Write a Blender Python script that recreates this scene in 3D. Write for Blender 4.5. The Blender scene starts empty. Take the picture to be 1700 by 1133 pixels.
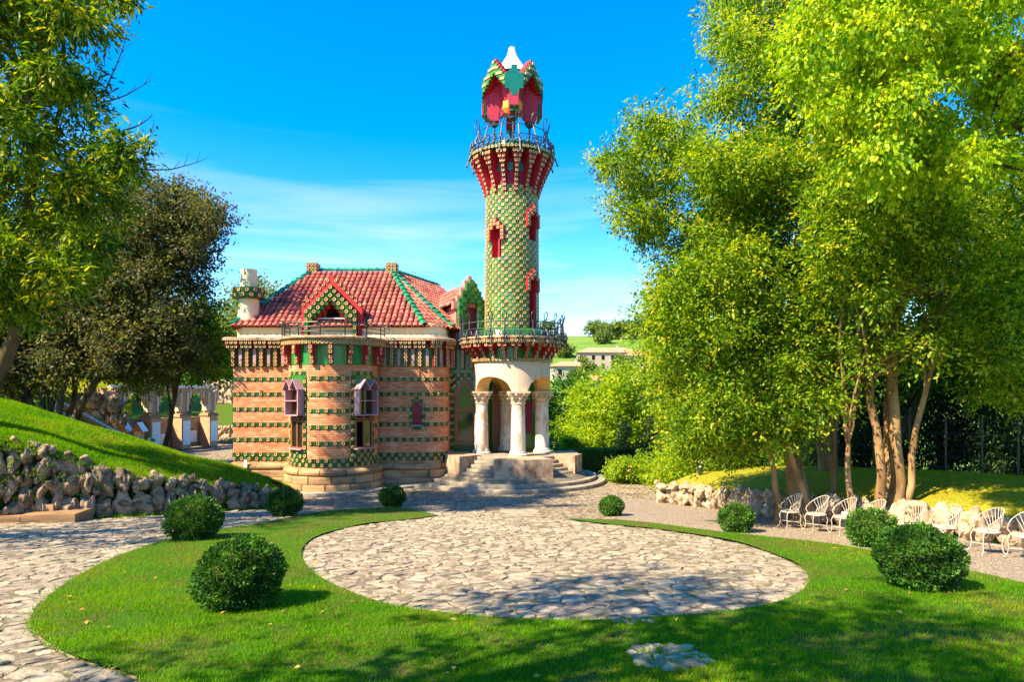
import bpy, bmesh, math, random
import numpy as np
from mathutils import Vector, Matrix, noise
from mathutils.geometry import delaunay_2d_cdt

R = math.radians
pi = math.pi
SC = bpy.context.scene
COL = SC.collection

# ------------------------------------------------------------------ camera
F, CX, HY, EYE = 1120.0, 850.0, 650.0, 4.2      # focal length in photo pixels, horizon row, eye height
cam_d = bpy.data.cameras.new('camera')
cam = bpy.data.objects.new('camera', cam_d); COL.objects.link(cam)
cam.location = (0, 0, EYE); cam.rotation_euler = (R(90), 0, 0)
cam_d.sensor_width = 36; cam_d.lens = F / 1700 * 36
cam_d.shift_y = (HY - 566.5) / 1700
cam_d.clip_start = 0.1; cam_d.clip_end = 5000
SC.camera = cam

# ------------------------------------------------------------------ sky, sun, exposure
SUN_EL, SUN_BACK = 45.0, -34.0                  # high sun to the left, a little towards the camera
sd = Vector((-math.cos(R(SUN_BACK)) * math.cos(R(SUN_EL)), math.sin(R(SUN_BACK)) * math.cos(R(SUN_EL)), math.sin(R(SUN_EL))))
W = bpy.data.worlds.new('World'); SC.world = W; W.use_nodes = True
wn, wl = W.node_tree.nodes, W.node_tree.links
wn.clear()
sky = wn.new('ShaderNodeTexSky'); sky.sky_type = 'NISHITA'; sky.sun_disc = False
sky.sun_elevation = R(SUN_EL); sky.sun_rotation = math.atan2(sd.x, sd.y)
sky.air_density = 1.0; sky.dust_density = 0.2; sky.ozone_density = 3.0; sky.altitude = 50
hs = wn.new('ShaderNodeHueSaturation'); hs.inputs['Saturation'].default_value = 1.5; hs.inputs['Hue'].default_value = .505
hs.inputs['Value'].default_value = 1.0
wl.new(sky.outputs[0], hs.inputs['Color'])
tc = wn.new('ShaderNodeTexCoord')
sep = wn.new('ShaderNodeSeparateXYZ'); wl.new(tc.outputs['Generated'], sep.inputs[0])
mp = wn.new('ShaderNodeMapping'); mp.inputs['Scale'].default_value = (1.2, 1.2, 11.0); mp.inputs['Rotation'].default_value = (0.03, 0.05, 0.4)
wl.new(tc.outputs['Generated'], mp.inputs[0])
cn = wn.new('ShaderNodeTexNoise'); cn.inputs['Scale'].default_value = 1.7; cn.inputs['Detail'].default_value = 7; cn.inputs['Roughness'].default_value = .55
cn.inputs['Distortion'].default_value = .5
wl.new(mp.outputs[0], cn.inputs['Vector'])
cr = wn.new('ShaderNodeMapRange'); cr.inputs['From Min'].default_value = .46; cr.inputs['From Max'].default_value = .78
wl.new(cn.outputs['Fac'], cr.inputs['Value'])
# thin cloud veil lies low in the sky
lo = wn.new('ShaderNodeMapRange'); lo.inputs['From Min'].default_value = .36; lo.inputs['From Max'].default_value = .08
wl.new(sep.outputs['Z'], lo.inputs['Value'])
mu = wn.new('ShaderNodeMath'); mu.operation = 'MULTIPLY'
wl.new(cr.outputs[0], mu.inputs[0]); wl.new(lo.outputs[0], mu.inputs[1])
mu2 = wn.new('ShaderNodeMath'); mu2.operation = 'MULTIPLY'; mu2.inputs[1].default_value = .9
wl.new(mu.outputs[0], mu2.inputs[0])
mx = wn.new('ShaderNodeMix'); mx.data_type = 'RGBA'
wl.new(mu2.outputs[0], mx.inputs['Factor']); wl.new(hs.outputs[0], mx.inputs['A']); mx.inputs['B'].default_value = (3.4, 3.5, 3.6, 1)
bg = wn.new('ShaderNodeBackground'); bg.inputs['Strength'].default_value = .112
wl.new(mx.outputs['Result'], bg.inputs[0])
wo = wn.new('ShaderNodeOutputWorld'); wl.new(bg.outputs[0], wo.inputs[0])

sun_d = bpy.data.lights.new('sun', 'SUN'); sun = bpy.data.objects.new('sun', sun_d); COL.objects.link(sun)
sun_d.energy = 4.1; sun_d.angle = R(0.53); sun_d.color = (1.0, .84, .58)
sun.rotation_euler = sd.to_track_quat('Z', 'Y').to_euler(); sun.location = (-20, 20, 30)

SC.view_settings.view_transform = 'Standard'; SC.view_settings.look = 'None'
SC.view_settings.gamma = 1; SC.view_settings.use_curve_mapping = False
SC.view_settings.exposure = 1.8
SC.cycles.use_denoising = True
SC.cycles.max_bounces = 8; SC.cycles.diffuse_bounces = 4; SC.cycles.transmission_bounces = 5; SC.cycles.glossy_bounces = 3
SC.cycles.sample_clamp_indirect = 8

# ------------------------------------------------------------------ helpers
def at(px, py, d):
    return Vector(((px - CX) / F * d, d, EYE - (py - HY) / F * d))
def sp(x): return math.log1p(math.exp(-abs(x))) + max(x, 0)
def smooth(a, b, x):
    t = min(1, max(0, (x - a) / (b - a))); return t * t * (3 - 2 * t)
def gz(x, y):
    z = 0.09 * sp((25.5 - y) * 1.1) / 1.1
    r = math.hypot(x, y)
    z += 34 * smooth(110, 380, r) + 10 * smooth(380, 900, r)
    if y > 40 and x < -12: z += 5 * smooth(48, 90, y) * smooth(-12, -40, x)
    return z
def gp(px, py):
    """point of the sloping forecourt seen at a photo pixel"""
    a = (py - HY) / F; d = 15.0
    for _ in range(60):
        x = (px - CX) / F * d
        d += (EYE - gz(x, d) - a * d) / max(.05, a - .045) * .5
    return Vector(((px - CX) / F * d, d, gz((px - CX) / F * d, d)))
def link(o, parent=None):
    COL.objects.link(o)
    if parent is not None: o.parent = parent
    return o
def tag(o, label=None, cat=None, group=None, kind=None):
    if label: o['label'] = label
    if cat: o['category'] = cat
    if group: o['group'] = group
    if kind: o['kind'] = kind
    return o
def thing(name, label, cat, loc=(0, 0, 0), rz=0, group=None):
    o = bpy.data.objects.new(name, None); COL.objects.link(o); o.empty_display_size = .2
    o.location = loc; o.rotation_euler = (0, 0, rz)
    return tag(o, label, cat, group)
def copy_tree(o, parent=None):
    c = o.copy(); COL.objects.link(c); c.parent = parent
    for ch in o.children: copy_tree(ch, c)
    return c

class MB:
    """collects faces; build() links them as one mesh object"""
    def __init__(s): s.v = []; s.f = []; s.m = []; s.uv = []; s.var = []
    def face(s, pts, m=0, uv=None, var=.5):
        n = len(s.v); s.v += [tuple(p) for p in pts]; s.f.append(tuple(range(n, n + len(pts)))); s.m.append(m)
        s.uv.append(uv if uv else [(0, 0)] * len(pts)); s.var.append(var)
    def poly(s, verts, faces, m=0, var=.5):
        n = len(s.v); s.v += [tuple(p) for p in verts]
        for f in faces:
            s.f.append(tuple(n + i for i in f)); s.m.append(m); s.uv.append([(0, 0)] * len(f)); s.var.append(var)
    def box(s, c, size, M=None, m=0, taper=1.0, var=.5):
        x, y, z = (size[0] / 2, size[1] / 2, size[2] / 2)
        vs = [Vector((a * x * (taper if k > 0 else 1), b * y * (taper if k > 0 else 1), k * z)) for k in (-1, 1) for a, b in ((-1, -1), (1, -1), (1, 1), (-1, 1))]
        c = Vector(c)
        vs = [(M @ (v + c)) if M is not None else v + c for v in vs]
        s.poly(vs, [(3, 2, 1, 0), (4, 5, 6, 7), (0, 1, 5, 4), (1, 2, 6, 5), (2, 3, 7, 6), (3, 0, 4, 7)], m, var)
    def prism(s, pts, z0, z1, M=None, m=0, mtop=None):
        n = len(pts)
        vs = [Vector((p[0], p[1], z)) for z in (z0, z1) for p in pts]
        if M is not None: vs = [M @ v for v in vs]
        s.poly(vs, [tuple(range(n - 1, -1, -1))] + [(i, (i + 1) % n, n + (i + 1) % n, n + i) for i in range(n)], m)
        s.face(vs[n:], m if mtop is None else mtop)
    def tube(s, path, rad, n=6, m=0, caps=True):
        path = [Vector(p) for p in path]
        if not hasattr(rad, '__len__'): rad = [rad] * len(path)
        rings = []
        up = None
        for i, p in enumerate(path):
            t = (path[min(i + 1, len(path) - 1)] - path[max(i - 1, 0)]).normalized()
            if up is None: up = Vector((0, 0, 1)) if abs(t.z) < .9 else Vector((1, 0, 0))
            a = t.cross(up)
            if a.length < 1e-4: a = t.cross(Vector((0.3, 1, .2)))
            a.normalize(); b = a.cross(t).normalized(); up = b
            rings.append([p + (a * math.cos(2 * pi * k / n) + b * math.sin(2 * pi * k / n)) * rad[i] for k in range(n)])
        vs = [v for r in rings for v in r]
        fs = [(i * n + k, i * n + (k + 1) % n, (i + 1) * n + (k + 1) % n, (i + 1) * n + k) for i in range(len(path) - 1) for k in range(n)]
        if caps: fs += [tuple(range(n - 1, -1, -1)), tuple((len(path) - 1) * n + k for k in range(n))]
        s.poly(vs, fs, m)
    def lathe(s, prof, n=32, c=(0, 0), a0=0, a1=2 * pi, m=0, uvs=None):
        """prof [(r, z)] turned about the vertical through c; angle 0 points to the camera, + to the right"""
        full = abs(a1 - a0 - 2 * pi) < 1e-6
        cols = n if full else n + 1
        vs = []
        for i in range(cols):
            a = a0 + (a1 - a0) * i / n
            for r, z in prof: vs.append((c[0] + r * math.sin(a), c[1] - r * math.cos(a), z))
        k = len(prof); fs = []
        for i in range(n):
            j = (i + 1) % cols
            for q in range(k - 1): fs.append((i * k + q, j * k + q, j * k + q + 1, i * k + q + 1))
        nb = len(s.f); s.poly(vs, fs, m)
        rr = max(p[0] for p in prof)
        w = nb
        for i in range(n):
            for q in range(k - 1):
                u0, u1 = (a0 + (a1 - a0) * i / n) * rr, (a0 + (a1 - a0) * (i + 1) / n) * rr
                s.uv[w] = [(u0, prof[q][1]), (u1, prof[q][1]), (u1, prof[q + 1][1]), (u0, prof[q + 1][1])]; w += 1
    def mesh(s, name, mats, smooth_deg=None):
        me = bpy.data.meshes.new(name); me.from_pydata(s.v, [], s.f)
        for m in (mats if isinstance(mats, (list, tuple)) else [mats]): me.materials.append(m)
        me.polygons.foreach_set('material_index', s.m)
        ul = me.uv_layers.new(name='UVMap')
        flat = [c for u in s.uv for p in u for c in p]
        ul.data.foreach_set('uv', flat)
        a = me.attributes.new('var', 'FLOAT', 'FACE'); a.data.foreach_set('value', s.var)
        if smooth_deg:
            me.shade_smooth(); me.set_sharp_from_angle(angle=R(smooth_deg))
        me.update(); return me
    def build(s, name, mats, parent=None, smooth_deg=None, kind=None, loc=None):
        o = link(bpy.data.objects.new(name, s.mesh(name, mats, smooth_deg)), parent)
        if loc is not None: o.location = loc
        if kind: o['kind'] = kind
        return o

def np_mesh(name, verts, faces, mats, var=None, fs=4):
    """big mesh from arrays: every face has fs corners"""
    me = bpy.data.meshes.new(name)
    nv, nf = len(verts), len(faces)
    me.vertices.add(nv); me.vertices.foreach_set('co', np.ascontiguousarray(verts, np.float32).ravel())
    me.loops.add(nf * fs); me.loops.foreach_set('vertex_index', np.ascontiguousarray(faces, np.int32).ravel())
    me.polygons.add(nf); me.polygons.foreach_set('loop_start', np.arange(0, nf * fs, fs, dtype=np.int32))
    me.update(calc_edges=True)
    for m in (mats if isinstance(mats, (list, tuple)) else [mats]): me.materials.append(m)
    if var is not None:
        a = me.attributes.new('var', 'FLOAT', 'FACE'); a.data.foreach_set('value', np.ascontiguousarray(var, np.float32))
    return me

def pieces(parent, name, protos, items, limit=300, rest=None):
    """items: [(proto index, matrix)]. The `limit` that show largest become objects that share mesh data, the rest one stuff mesh"""
    def score(it):
        M = it[1]; p = M.translation; d = max(.5, p.y)
        return (M.to_scale().x * M.to_scale().y) / d ** 2 * (it[2] if len(it) > 2 else 1)
    items = sorted(items, key=score, reverse=True)
    for it in items[:limit]:
        o = link(bpy.data.objects.new(name, protos[it[0]]), parent); o.matrix_local = it[1]
    if len(items) > limit:
        V, FA, MI, VA, n = [], [], [], [], 0
        for it in items[limit:]:
            me = protos[it[0]]
            co = np.empty(len(me.vertices) * 3, np.float32); me.vertices.foreach_get('co', co); co = co.reshape(-1, 3)
            A = np.array(it[1]); co = co @ A[:3, :3].T + A[:3, 3]
            V.append(co); FA += [tuple(i + n for i in p.vertices) for p in me.polygons]; MI += [p.material_index for p in me.polygons]
            VA += [random.random()] * len(me.polygons)
            n += len(co)
        me = bpy.data.meshes.new(rest or name); me.from_pydata(np.vstack(V).tolist(), [], FA)
        for m in protos[0].materials: me.materials.append(m)
        me.polygons.foreach_set('material_index', MI)
        a = me.attributes.new('var', 'FLOAT', 'FACE'); a.data.foreach_set('value', VA)
        o = link(bpy.data.objects.new(rest or name, me), parent); o['kind'] = 'stuff'

# ------------------------------------------------------------------ materials
MATS = {}
def pm(name, cols, scale=4.0, rough=.7, bump=.0, bscale=30.0, rnd=.0, spec=.4, stretch=(1, 1, 1), var=0.0, coat=0.0, metal=0.0, detail=5, dist=.0, uv=False, contrast=.25, sat=0.0):
    """surface of two to four tones mixed by noise, fine relief, and a tone shift per piece"""
    m = bpy.data.materials.new(name); m.use_nodes = True; nt = m.node_tree; N, L = nt.nodes, nt.links
    b = N['Principled BSDF']; b.inputs['Roughness'].default_value = rough; b.inputs['Specular IOR Level'].default_value = spec if rough < .72 else min(spec, .12)
    b.inputs['Coat Weight'].default_value = coat; b.inputs['Metallic'].default_value = metal
    tcn = N.new('ShaderNodeTexCoord'); mpn = N.new('ShaderNodeMapping'); mpn.inputs['Scale'].default_value = stretch
    if uv: L.new(tcn.outputs['UV'], mpn.inputs[0])
    else:
        geo = N.new('ShaderNodeNewGeometry'); L.new(geo.outputs['Position'], mpn.inputs[0])
    nz = N.new('ShaderNodeTexNoise'); nz.inputs['Scale'].default_value = scale; nz.inputs['Detail'].default_value = detail; nz.inputs['Roughness'].default_value = .6
    nz.inputs['Distortion'].default_value = dist
    L.new(mpn.outputs[0], nz.inputs['Vector'])
    rp = N.new('ShaderNodeValToRGB'); L.new(nz.outputs['Fac'], rp.inputs[0])
    e = rp.color_ramp.elements; k = len(cols)
    for i in range(k):
        pos = .5 - contrast + 2 * contrast * i / max(1, k - 1)
        if i < 2: e[i].position = pos
        else: e.new(pos)
    for i, c in enumerate(cols): e[i].color = (*c, 1)
    out = rp.outputs[0]
    if rnd or var:
        hv = N.new('ShaderNodeHueSaturation')
        oi = N.new('ShaderNodeObjectInfo'); at_ = N.new('ShaderNodeAttribute'); at_.attribute_name = 'var'
        ad = N.new('ShaderNodeMath'); ad.operation = 'ADD'; L.new(oi.outputs['Random'], ad.inputs[0]); L.new(at_.outputs['Fac'], ad.inputs[1])
        fr = N.new('ShaderNodeMath'); fr.operation = 'FRACT'; L.new(ad.outputs[0], fr.inputs[0])
        mr = N.new('ShaderNodeMapRange'); mr.inputs['To Min'].default_value = 1 - rnd; mr.inputs['To Max'].default_value = 1 + rnd
        L.new(fr.outputs[0], mr.inputs['Value']); L.new(mr.outputs[0], hv.inputs['Value'])
        if var:
            m2 = N.new('ShaderNodeMath'); m2.operation = 'MULTIPLY'; m2.inputs[1].default_value = 7.31; L.new(fr.outputs[0], m2.inputs[0])
            f2 = N.new('ShaderNodeMath'); f2.operation = 'FRACT'; L.new(m2.outputs[0], f2.inputs[0])
            mr2 = N.new('ShaderNodeMapRange'); mr2.inputs['To Min'].default_value = .5 - var; mr2.inputs['To Max'].default_value = .5 + var
            L.new(f2.outputs[0], mr2.inputs['Value']); L.new(mr2.outputs[0], hv.inputs['Hue'])
        L.new(out, hv.inputs['Color']); out = hv.outputs[0]
    L.new(out, b.inputs['Base Color'])
    if bump:
        nb = N.new('ShaderNodeTexNoise'); nb.inputs['Scale'].default_value = bscale; nb.inputs['Detail'].default_value = 6; nb.inputs['Roughness'].default_value = .65
        L.new(mpn.outputs[0], nb.inputs['Vector'])
        bn = N.new('ShaderNodeBump'); bn.inputs['Strength'].default_value = bump; bn.inputs['Distance'].default_value = .03
        L.new(nb.outputs['Fac'], bn.inputs['Height']); L.new(bn.outputs[0], b.inputs['Normal'])
    MATS[name] = m; return m

def leaf_mat(name, cols, trans=.45, rough=.5, spec=.22):
    """leaf with light passing through; tone follows the per-leaf value"""
    m = bpy.data.materials.new(name); m.use_nodes = True; nt = m.node_tree; N, L = nt.nodes, nt.links
    b = N['Principled BSDF']; b.inputs['Roughness'].default_value = rough; b.inputs['Specular IOR Level'].default_value = spec
    a = N.new('ShaderNodeAttribute'); a.attribute_name = 'var'
    rp = N.new('ShaderNodeValToRGB'); L.new(a.outputs['Fac'], rp.inputs[0]); e = rp.color_ramp.elements
    for i, c in enumerate(cols):
        pos = i / (len(cols) - 1)
        if i == 0: el = e[0]
        elif i == len(cols) - 1: el = e[-1]
        else: el = e.new(pos)
        el.position = pos; el.color = (*c, 1)
    L.new(rp.outputs[0], b.inputs['Base Color'])
    t = N.new('ShaderNodeBsdfTranslucent')
    hv = N.new('ShaderNodeHueSaturation'); hv.inputs['Hue'].default_value = .485; hv.inputs['Saturation'].default_value = 1.1; hv.inputs['Value'].default_value = 1.6
    L.new(rp.outputs[0], hv.inputs['Color']); L.new(hv.outputs[0], t.inputs[0])
    mxs = N.new('ShaderNodeMixShader'); mxs.inputs[0].default_value = trans
    L.new(b.outputs[0], mxs.inputs[1]); L.new(t.outputs[0], mxs.inputs[2]); L.new(mxs.outputs[0], N['Material Output'].inputs[0])
    MATS[name] = m; return m

def brick_mat():
    m = bpy.data.materials.new('brick'); m.use_nodes = True; nt = m.node_tree; N, L = nt.nodes, nt.links
    b = N['Principled BSDF']; b.inputs['Roughness'].default_value = .9; b.inputs['Specular IOR Level'].default_value = .1
    t = N.new('ShaderNodeTexCoord')
    br = N.new('ShaderNodeTexBrick'); L.new(t.outputs['UV'], br.inputs['Vector'])
    br.inputs['Scale'].default_value = 1; br.inputs['Brick Width'].default_value = .28; br.inputs['Row Height'].default_value = .096
    br.inputs['Mortar Size'].default_value = .013; br.inputs['Mortar Smooth'].default_value = .2
    br.inputs['Color1'].default_value = (.80, .45, .26, 1); br.inputs['Color2'].default_value = (.66, .14, .045, 1); br.inputs['Mortar'].default_value = (.60, .38, .23, 1)
    mp_ = N.new('ShaderNodeMapping'); mp_.inputs['Scale'].default_value = (1.0, 2.6, 1); L.new(t.outputs['UV'], mp_.inputs[0])
    nz = N.new('ShaderNodeTexNoise'); nz.inputs['Scale'].default_value = 1.6; nz.inputs['Detail'].default_value = 5; nz.inputs['Roughness'].default_value = .7; L.new(mp_.outputs[0], nz.inputs['Vector'])
    rp = N.new('ShaderNodeValToRGB'); L.new(nz.outputs['Fac'], rp.inputs[0]); e = rp.color_ramp.elements
    e[0].position = .36; e[0].color = (.82, .55, .36, 1); e[1].position = .59; e[1].color = (.64, .11, .03, 1); q = e.new(.47); q.color = (.76, .31, .12, 1)
    mx_ = N.new('ShaderNodeMix'); mx_.data_type = 'RGBA'; mx_.inputs['Factor'].default_value = .5
    L.new(br.outputs['Color'], mx_.inputs['A']); L.new(rp.outputs[0], mx_.inputs['B'])
    m3 = N.new('ShaderNodeMix'); m3.data_type = 'RGBA'; L.new(br.outputs['Fac'], m3.inputs['Factor']); L.new(mx_.outputs['Result'], m3.inputs['A']); m3.inputs['B'].default_value = (.40, .23, .13, 1)
    L.new(m3.outputs['Result'], b.inputs['Base Color'])
    bn = N.new('ShaderNodeBump'); bn.inputs['Strength'].default_value = 1.0; bn.inputs['Distance'].default_value = .025; bn.invert = True
    L.new(br.outputs['Fac'], bn.inputs['Height']); L.new(bn.outputs[0], b.inputs['Normal'])
    return m

def cobble_mat(name, cols, mortar, scale, width=.06):
    """small setts and gravel too fine to model: cells with recessed joints"""
    m = bpy.data.materials.new(name); m.use_nodes = True; nt = m.node_tree; N, L = nt.nodes, nt.links
    b = N['Principled BSDF']; b.inputs['Roughness'].default_value = .85; b.inputs['Specular IOR Level'].default_value = .12
    g = N.new('ShaderNodeNewGeometry')
    dn = N.new('ShaderNodeTexNoise'); dn.inputs['Scale'].default_value = 2.5; L.new(g.outputs['Position'], dn.inputs['Vector'])
    ad = N.new('ShaderNodeVectorMath'); ad.operation = 'MULTIPLY_ADD'; ad.inputs[1].default_value = (.12, .12, .0); L.new(dn.outputs['Color'], ad.inputs[0]); L.new(g.outputs['Position'], ad.inputs[2])
    fl = N.new('ShaderNodeVectorMath'); fl.operation = 'MULTIPLY'; fl.inputs[1].default_value = (1, 1, 0); L.new(ad.outputs[0], fl.inputs[0])
    vo = N.new('ShaderNodeTexVoronoi'); vo.inputs['Scale'].default_value = scale; L.new(fl.outputs[0], vo.inputs['Vector'])
    ve = N.new('ShaderNodeTexVoronoi'); ve.feature = 'DISTANCE_TO_EDGE'; ve.inputs['Scale'].default_value = scale; L.new(fl.outputs[0], ve.inputs['Vector'])
    sx = N.new('ShaderNodeSeparateColor'); L.new(vo.outputs['Color'], sx.inputs[0])
    rp = N.new('ShaderNodeValToRGB'); L.new(sx.outputs[0], rp.inputs[0]); e = rp.color_ramp.elements
    e[0].color = (*cols[0], 1); e[1].color = (*cols[-1], 1)
    for i, c in enumerate(cols[1:-1]): q = e.new((i + 1) / (len(cols) - 1)); q.color = (*c, 1)
    mr = N.new('ShaderNodeMapRange'); mr.inputs['From Min'].default_value = width * .3; mr.inputs['From Max'].default_value = width * 1.3; L.new(ve.outputs['Distance'], mr.inputs['Value'])
    fn = N.new('ShaderNodeTexNoise'); fn.inputs['Scale'].default_value = 14; fn.inputs['Detail'].default_value = 6; L.new(g.outputs['Position'], fn.inputs['Vector'])
    fr = N.new('ShaderNodeMapRange'); fr.inputs['From Min'].default_value = .3; fr.inputs['From Max'].default_value = .7; fr.inputs['To Min'].default_value = .72; fr.inputs['To Max'].default_value = 1.2; L.new(fn.outputs['Fac'], fr.inputs['Value'])
    hv = N.new('ShaderNodeHueSaturation'); L.new(rp.outputs[0], hv.inputs['Color']); L.new(fr.outputs[0], hv.inputs['Value'])
    mx_ = N.new('ShaderNodeMix'); mx_.data_type = 'RGBA'; L.new(mr.outputs[0], mx_.inputs['Factor']); mx_.inputs['A'].default_value = (*mortar, 1); L.new(hv.outputs[0], mx_.inputs['B'])
    L.new(mx_.outputs['Result'], b.inputs['Base Color'])
    hh = N.new('ShaderNodeMath'); hh.operation = 'MULTIPLY_ADD'; hh.inputs[1].default_value = .35; L.new(fn.outputs['Fac'], hh.inputs[0]); L.new(mr.outputs[0], hh.inputs[2])
    bn = N.new('ShaderNodeBump'); bn.inputs['Strength'].default_value = .7; bn.inputs['Distance'].default_value = .02; L.new(hh.outputs[0], bn.inputs['Height']); L.new(bn.outputs[0], b.inputs['Normal'])
    return m

def glass_mat():
    m = bpy.data.materials.new('window_glass'); m.use_nodes = True; b = m.node_tree.nodes['Principled BSDF']
    b.inputs['Base Color'].default_value = (.015, .02, .015, 1); b.inputs['Roughness'].default_value = .06; b.inputs['Specular IOR Level'].default_value = 1.0
    return m

M_dirt = None; M_brick = brick_mat(); M_glass = glass_mat()
M_plinth = pm('plinth_stone', [(.12, .07, .04), (.30, .18, .10), (.46, .27, .12), (.32, .23, .15)], 1.5, .85, .5, 22, rnd=.2, stretch=(.6, .6, 3.0), contrast=.22)
M_sand = pm('pale_sandstone', [(.56, .34, .19), (.76, .56, .39), (.66, .50, .37), (.80, .69, .56)], 1.6, .8, .25, 26, stretch=(2.2, 2.2, .6), contrast=.2)
M_sandy = pm('ochre_sandstone', [(.72, .42, .13), (.84, .54, .22)], 3, .8, .3, 30)
M_col = pm('column_stone', [(.52, .38, .27), (.84, .72, .58), (.56, .36, .24), (.90, .81, .69)], 2.2, .75, .35, 24, stretch=(1, 1, .45), contrast=.2)
M_step = pm('step_stone', [(.17, .14, .10), (.31, .26, .20), (.42, .36, .28)], 3.5, .8, .45, 18, rnd=.12)
M_block = pm('parapet_stone', [(.13, .07, .045), (.38, .23, .14), (.52, .36, .24), (.20, .13, .09)], 2.6, .85, .5, 20, rnd=.1, stretch=(1, 1, .7), contrast=.2)
M_green = pm('green_glaze', [(.004, .028, .010), (.012, .085, .012), (.06, .13, .012)], 9, .32, .25, 40, rnd=.45, var=.05, spec=.3)
M_greenb = pm('bright_green_glaze', [(.010, .075, .012), (.035, .18, .012), (.02, .13, .03)], 2.2, .2, .15, 30, rnd=.3, var=.03, spec=.6)
M_tgreen = pm('tower_green_glaze', [(.010, .11, .035), (.045, .19, .03), (.006, .12, .085)], 1.1, .3, .12, 40, rnd=.4, var=.05, spec=.3)
M_teal = pm('teal_glaze', [(.005, .12, .09), (.008, .17, .12)], 6, .3, .15, 30, rnd=.15, spec=.5)
M_tileb = pm('olive_glaze', [(.02, .03, .008), (.07, .055, .014)], 9, .4, rnd=.3, spec=.3)
M_cream = pm('cream_glaze', [(.50, .31, .11), (.66, .46, .20)], 12, .35, .1, 50, rnd=.18, spec=.5)
M_eye = pm('brown_glaze', [(.07, .03, .012), (.16, .07, .02)], 20, .35, rnd=.3)
M_red = pm('red_paint', [(.36, .010, .018), (.50, .018, .026)], 3, .6, .15, 30, rnd=.1)
M_dred = pm('dark_red_paint', [(.20, .008, .02), (.29, .014, .03)], 3, .6, .15, 30, rnd=.1)
M_mag = pm('magenta_paint', [(.38, .014, .045), (.50, .024, .065)], 3, .6, .15, 30)
M_pink = pm('pink_render', [(.62, .20, .17), (.70, .26, .22)], 2, .8, .1, 30)
M_roof = pm('roof_tile', [(.22, .045, .032), (.40, .12, .085), (.54, .23, .175)], 3.5, .75, .3, 25, rnd=.36, var=.014)
M_roofd = pm('roof_deck', [(.10, .025, .018), (.16, .045, .03)], 3, .9, .2)
M_ridge = pm('green_ridge_glaze', [(.008, .12, .05), (.015, .20, .08), (.03, .25, .12)], 5, .2, .1, 20, rnd=.35, var=.03, spec=.6)
M_creamw = pm('cream_render', [(.74, .60, .34), (.86, .76, .50)], 1.8, .85, .15, 20, stretch=(1, 1, .5))
M_white = pm('white_paint', [(.74, .72, .66), (.80, .78, .73)], 5, .55, .1, 30)
M_chair = pm('aged_white_paint', [(.26, .21, .15), (.44, .38, .30), (.52, .47, .39)], 9, .6, .2, 40, rnd=.08)
M_iron = pm('wrought_iron', [(.010, .014, .022), (.03, .038, .055)], 8, .5, .2, 60, spec=.7)
M_blackiron = pm('black_iron', [(.012, .013, .016), (.03, .03, .035)], 8, .4, .2, 60, spec=.6)
M_wood = pm('brown_woodwork', [(.26, .07, .022), (.40, .115, .04)], 3, .45, .2, 30, stretch=(6, 6, 1))
M_purple = pm('mauve_paint', [(.36, .19, .22), (.46, .26, .29)], 4, .6, .1, 30)
M_dark = pm('dark_interior', [(.008, .006, .006), (.014, .010, .009)], 3, .9)
M_orange = pm('orange_paint', [(.80, .36, .02), (.86, .44, .04)], 3, .6)
M_stone = pm('flagstone', [(.13, .10, .07), (.27, .215, .145), (.40, .325, .225), (.30, .25, .185)], 5.5, .85, 1.0, 15, rnd=.24, var=.012, contrast=.22)
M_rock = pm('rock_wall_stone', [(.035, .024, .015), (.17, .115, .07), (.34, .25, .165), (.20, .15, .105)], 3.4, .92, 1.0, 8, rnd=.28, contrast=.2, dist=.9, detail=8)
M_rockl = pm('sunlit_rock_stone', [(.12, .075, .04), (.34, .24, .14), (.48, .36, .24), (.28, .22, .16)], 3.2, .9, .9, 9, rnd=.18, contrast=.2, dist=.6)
M_cobble = cobble_mat('cobbles', [(.24, .185, .12), (.36, .28, .185), (.44, .345, .23)], (.11, .085, .05), 4.2, .10)
M_gravel = cobble_mat('gravel', [(.30, .235, .165), (.40, .32, .235), (.35, .28, .20)], (.22, .17, .12), 12, .1)
M_mortar = pm('mossy_mortar', [(.13, .10, .07), (.20, .16, .11), (.09, .12, .02)], 3, .95, .8, 30)
M_turf = pm('turf', [(.12, .08, .028), (.09, .10, .014), (.05, .12, .006), (.07, .14, .008)], 1.3, .95, .9, 45, contrast=.2, detail=8)
M_field = pm('field_grass', [(.08, .17, .02), (.13, .23, .03), (.19, .26, .05)], .05, .95, .5, 4, detail=8)
M_soil = pm('soil', [(.05, .045, .02), (.05, .09, .012), (.09, .075, .04)], 1.0, .95, .6, 20)
M_moss = pm('mound_moss', [(.26, .24, .02), (.34, .30, .025), (.20, .26, .015)], 1.1, .95, .8, 40)
M_bark = pm('bark', [(.035, .024, .014), (.10, .07, .04), (.18, .13, .08)], 3, .9, .9, 14, stretch=(1, 1, .25), contrast=.2)
M_barkl = pm('pale_bark', [(.07, .038, .016), (.28, .165, .07), (.46, .30, .14)], 2.8, .9, 1.0, 9, stretch=(1, 1, .35), contrast=.22)
M_folly = pm('folly_brick', [(.42, .20, .10), (.58, .32, .18), (.66, .44, .28)], 3.5, .85, .5, 20, stretch=(1, 1, 4), contrast=.22)
M_panel = pm('white_panel', [(.78, .78, .78), (.84, .84, .84)], 3, .4)
M_hroof = pm('far_roof', [(.52, .22, .12), (.62, .30, .18)], .5, .9)
M_hwall = pm('far_wall', [(.34, .28, .22), (.44, .37, .29)], .3, .9)
M_coping = pm('pale_coping', [(.50, .52, .55), (.62, .64, .66)], 3, .45, .1)  # faint blue puts the sky's reflection into the stone colour
L_box = leaf_mat('boxwood_leaf', [(.010, .040, .005), (.028, .095, .008), (.06, .17, .012), (.12, .26, .02)], 0.28)
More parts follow.
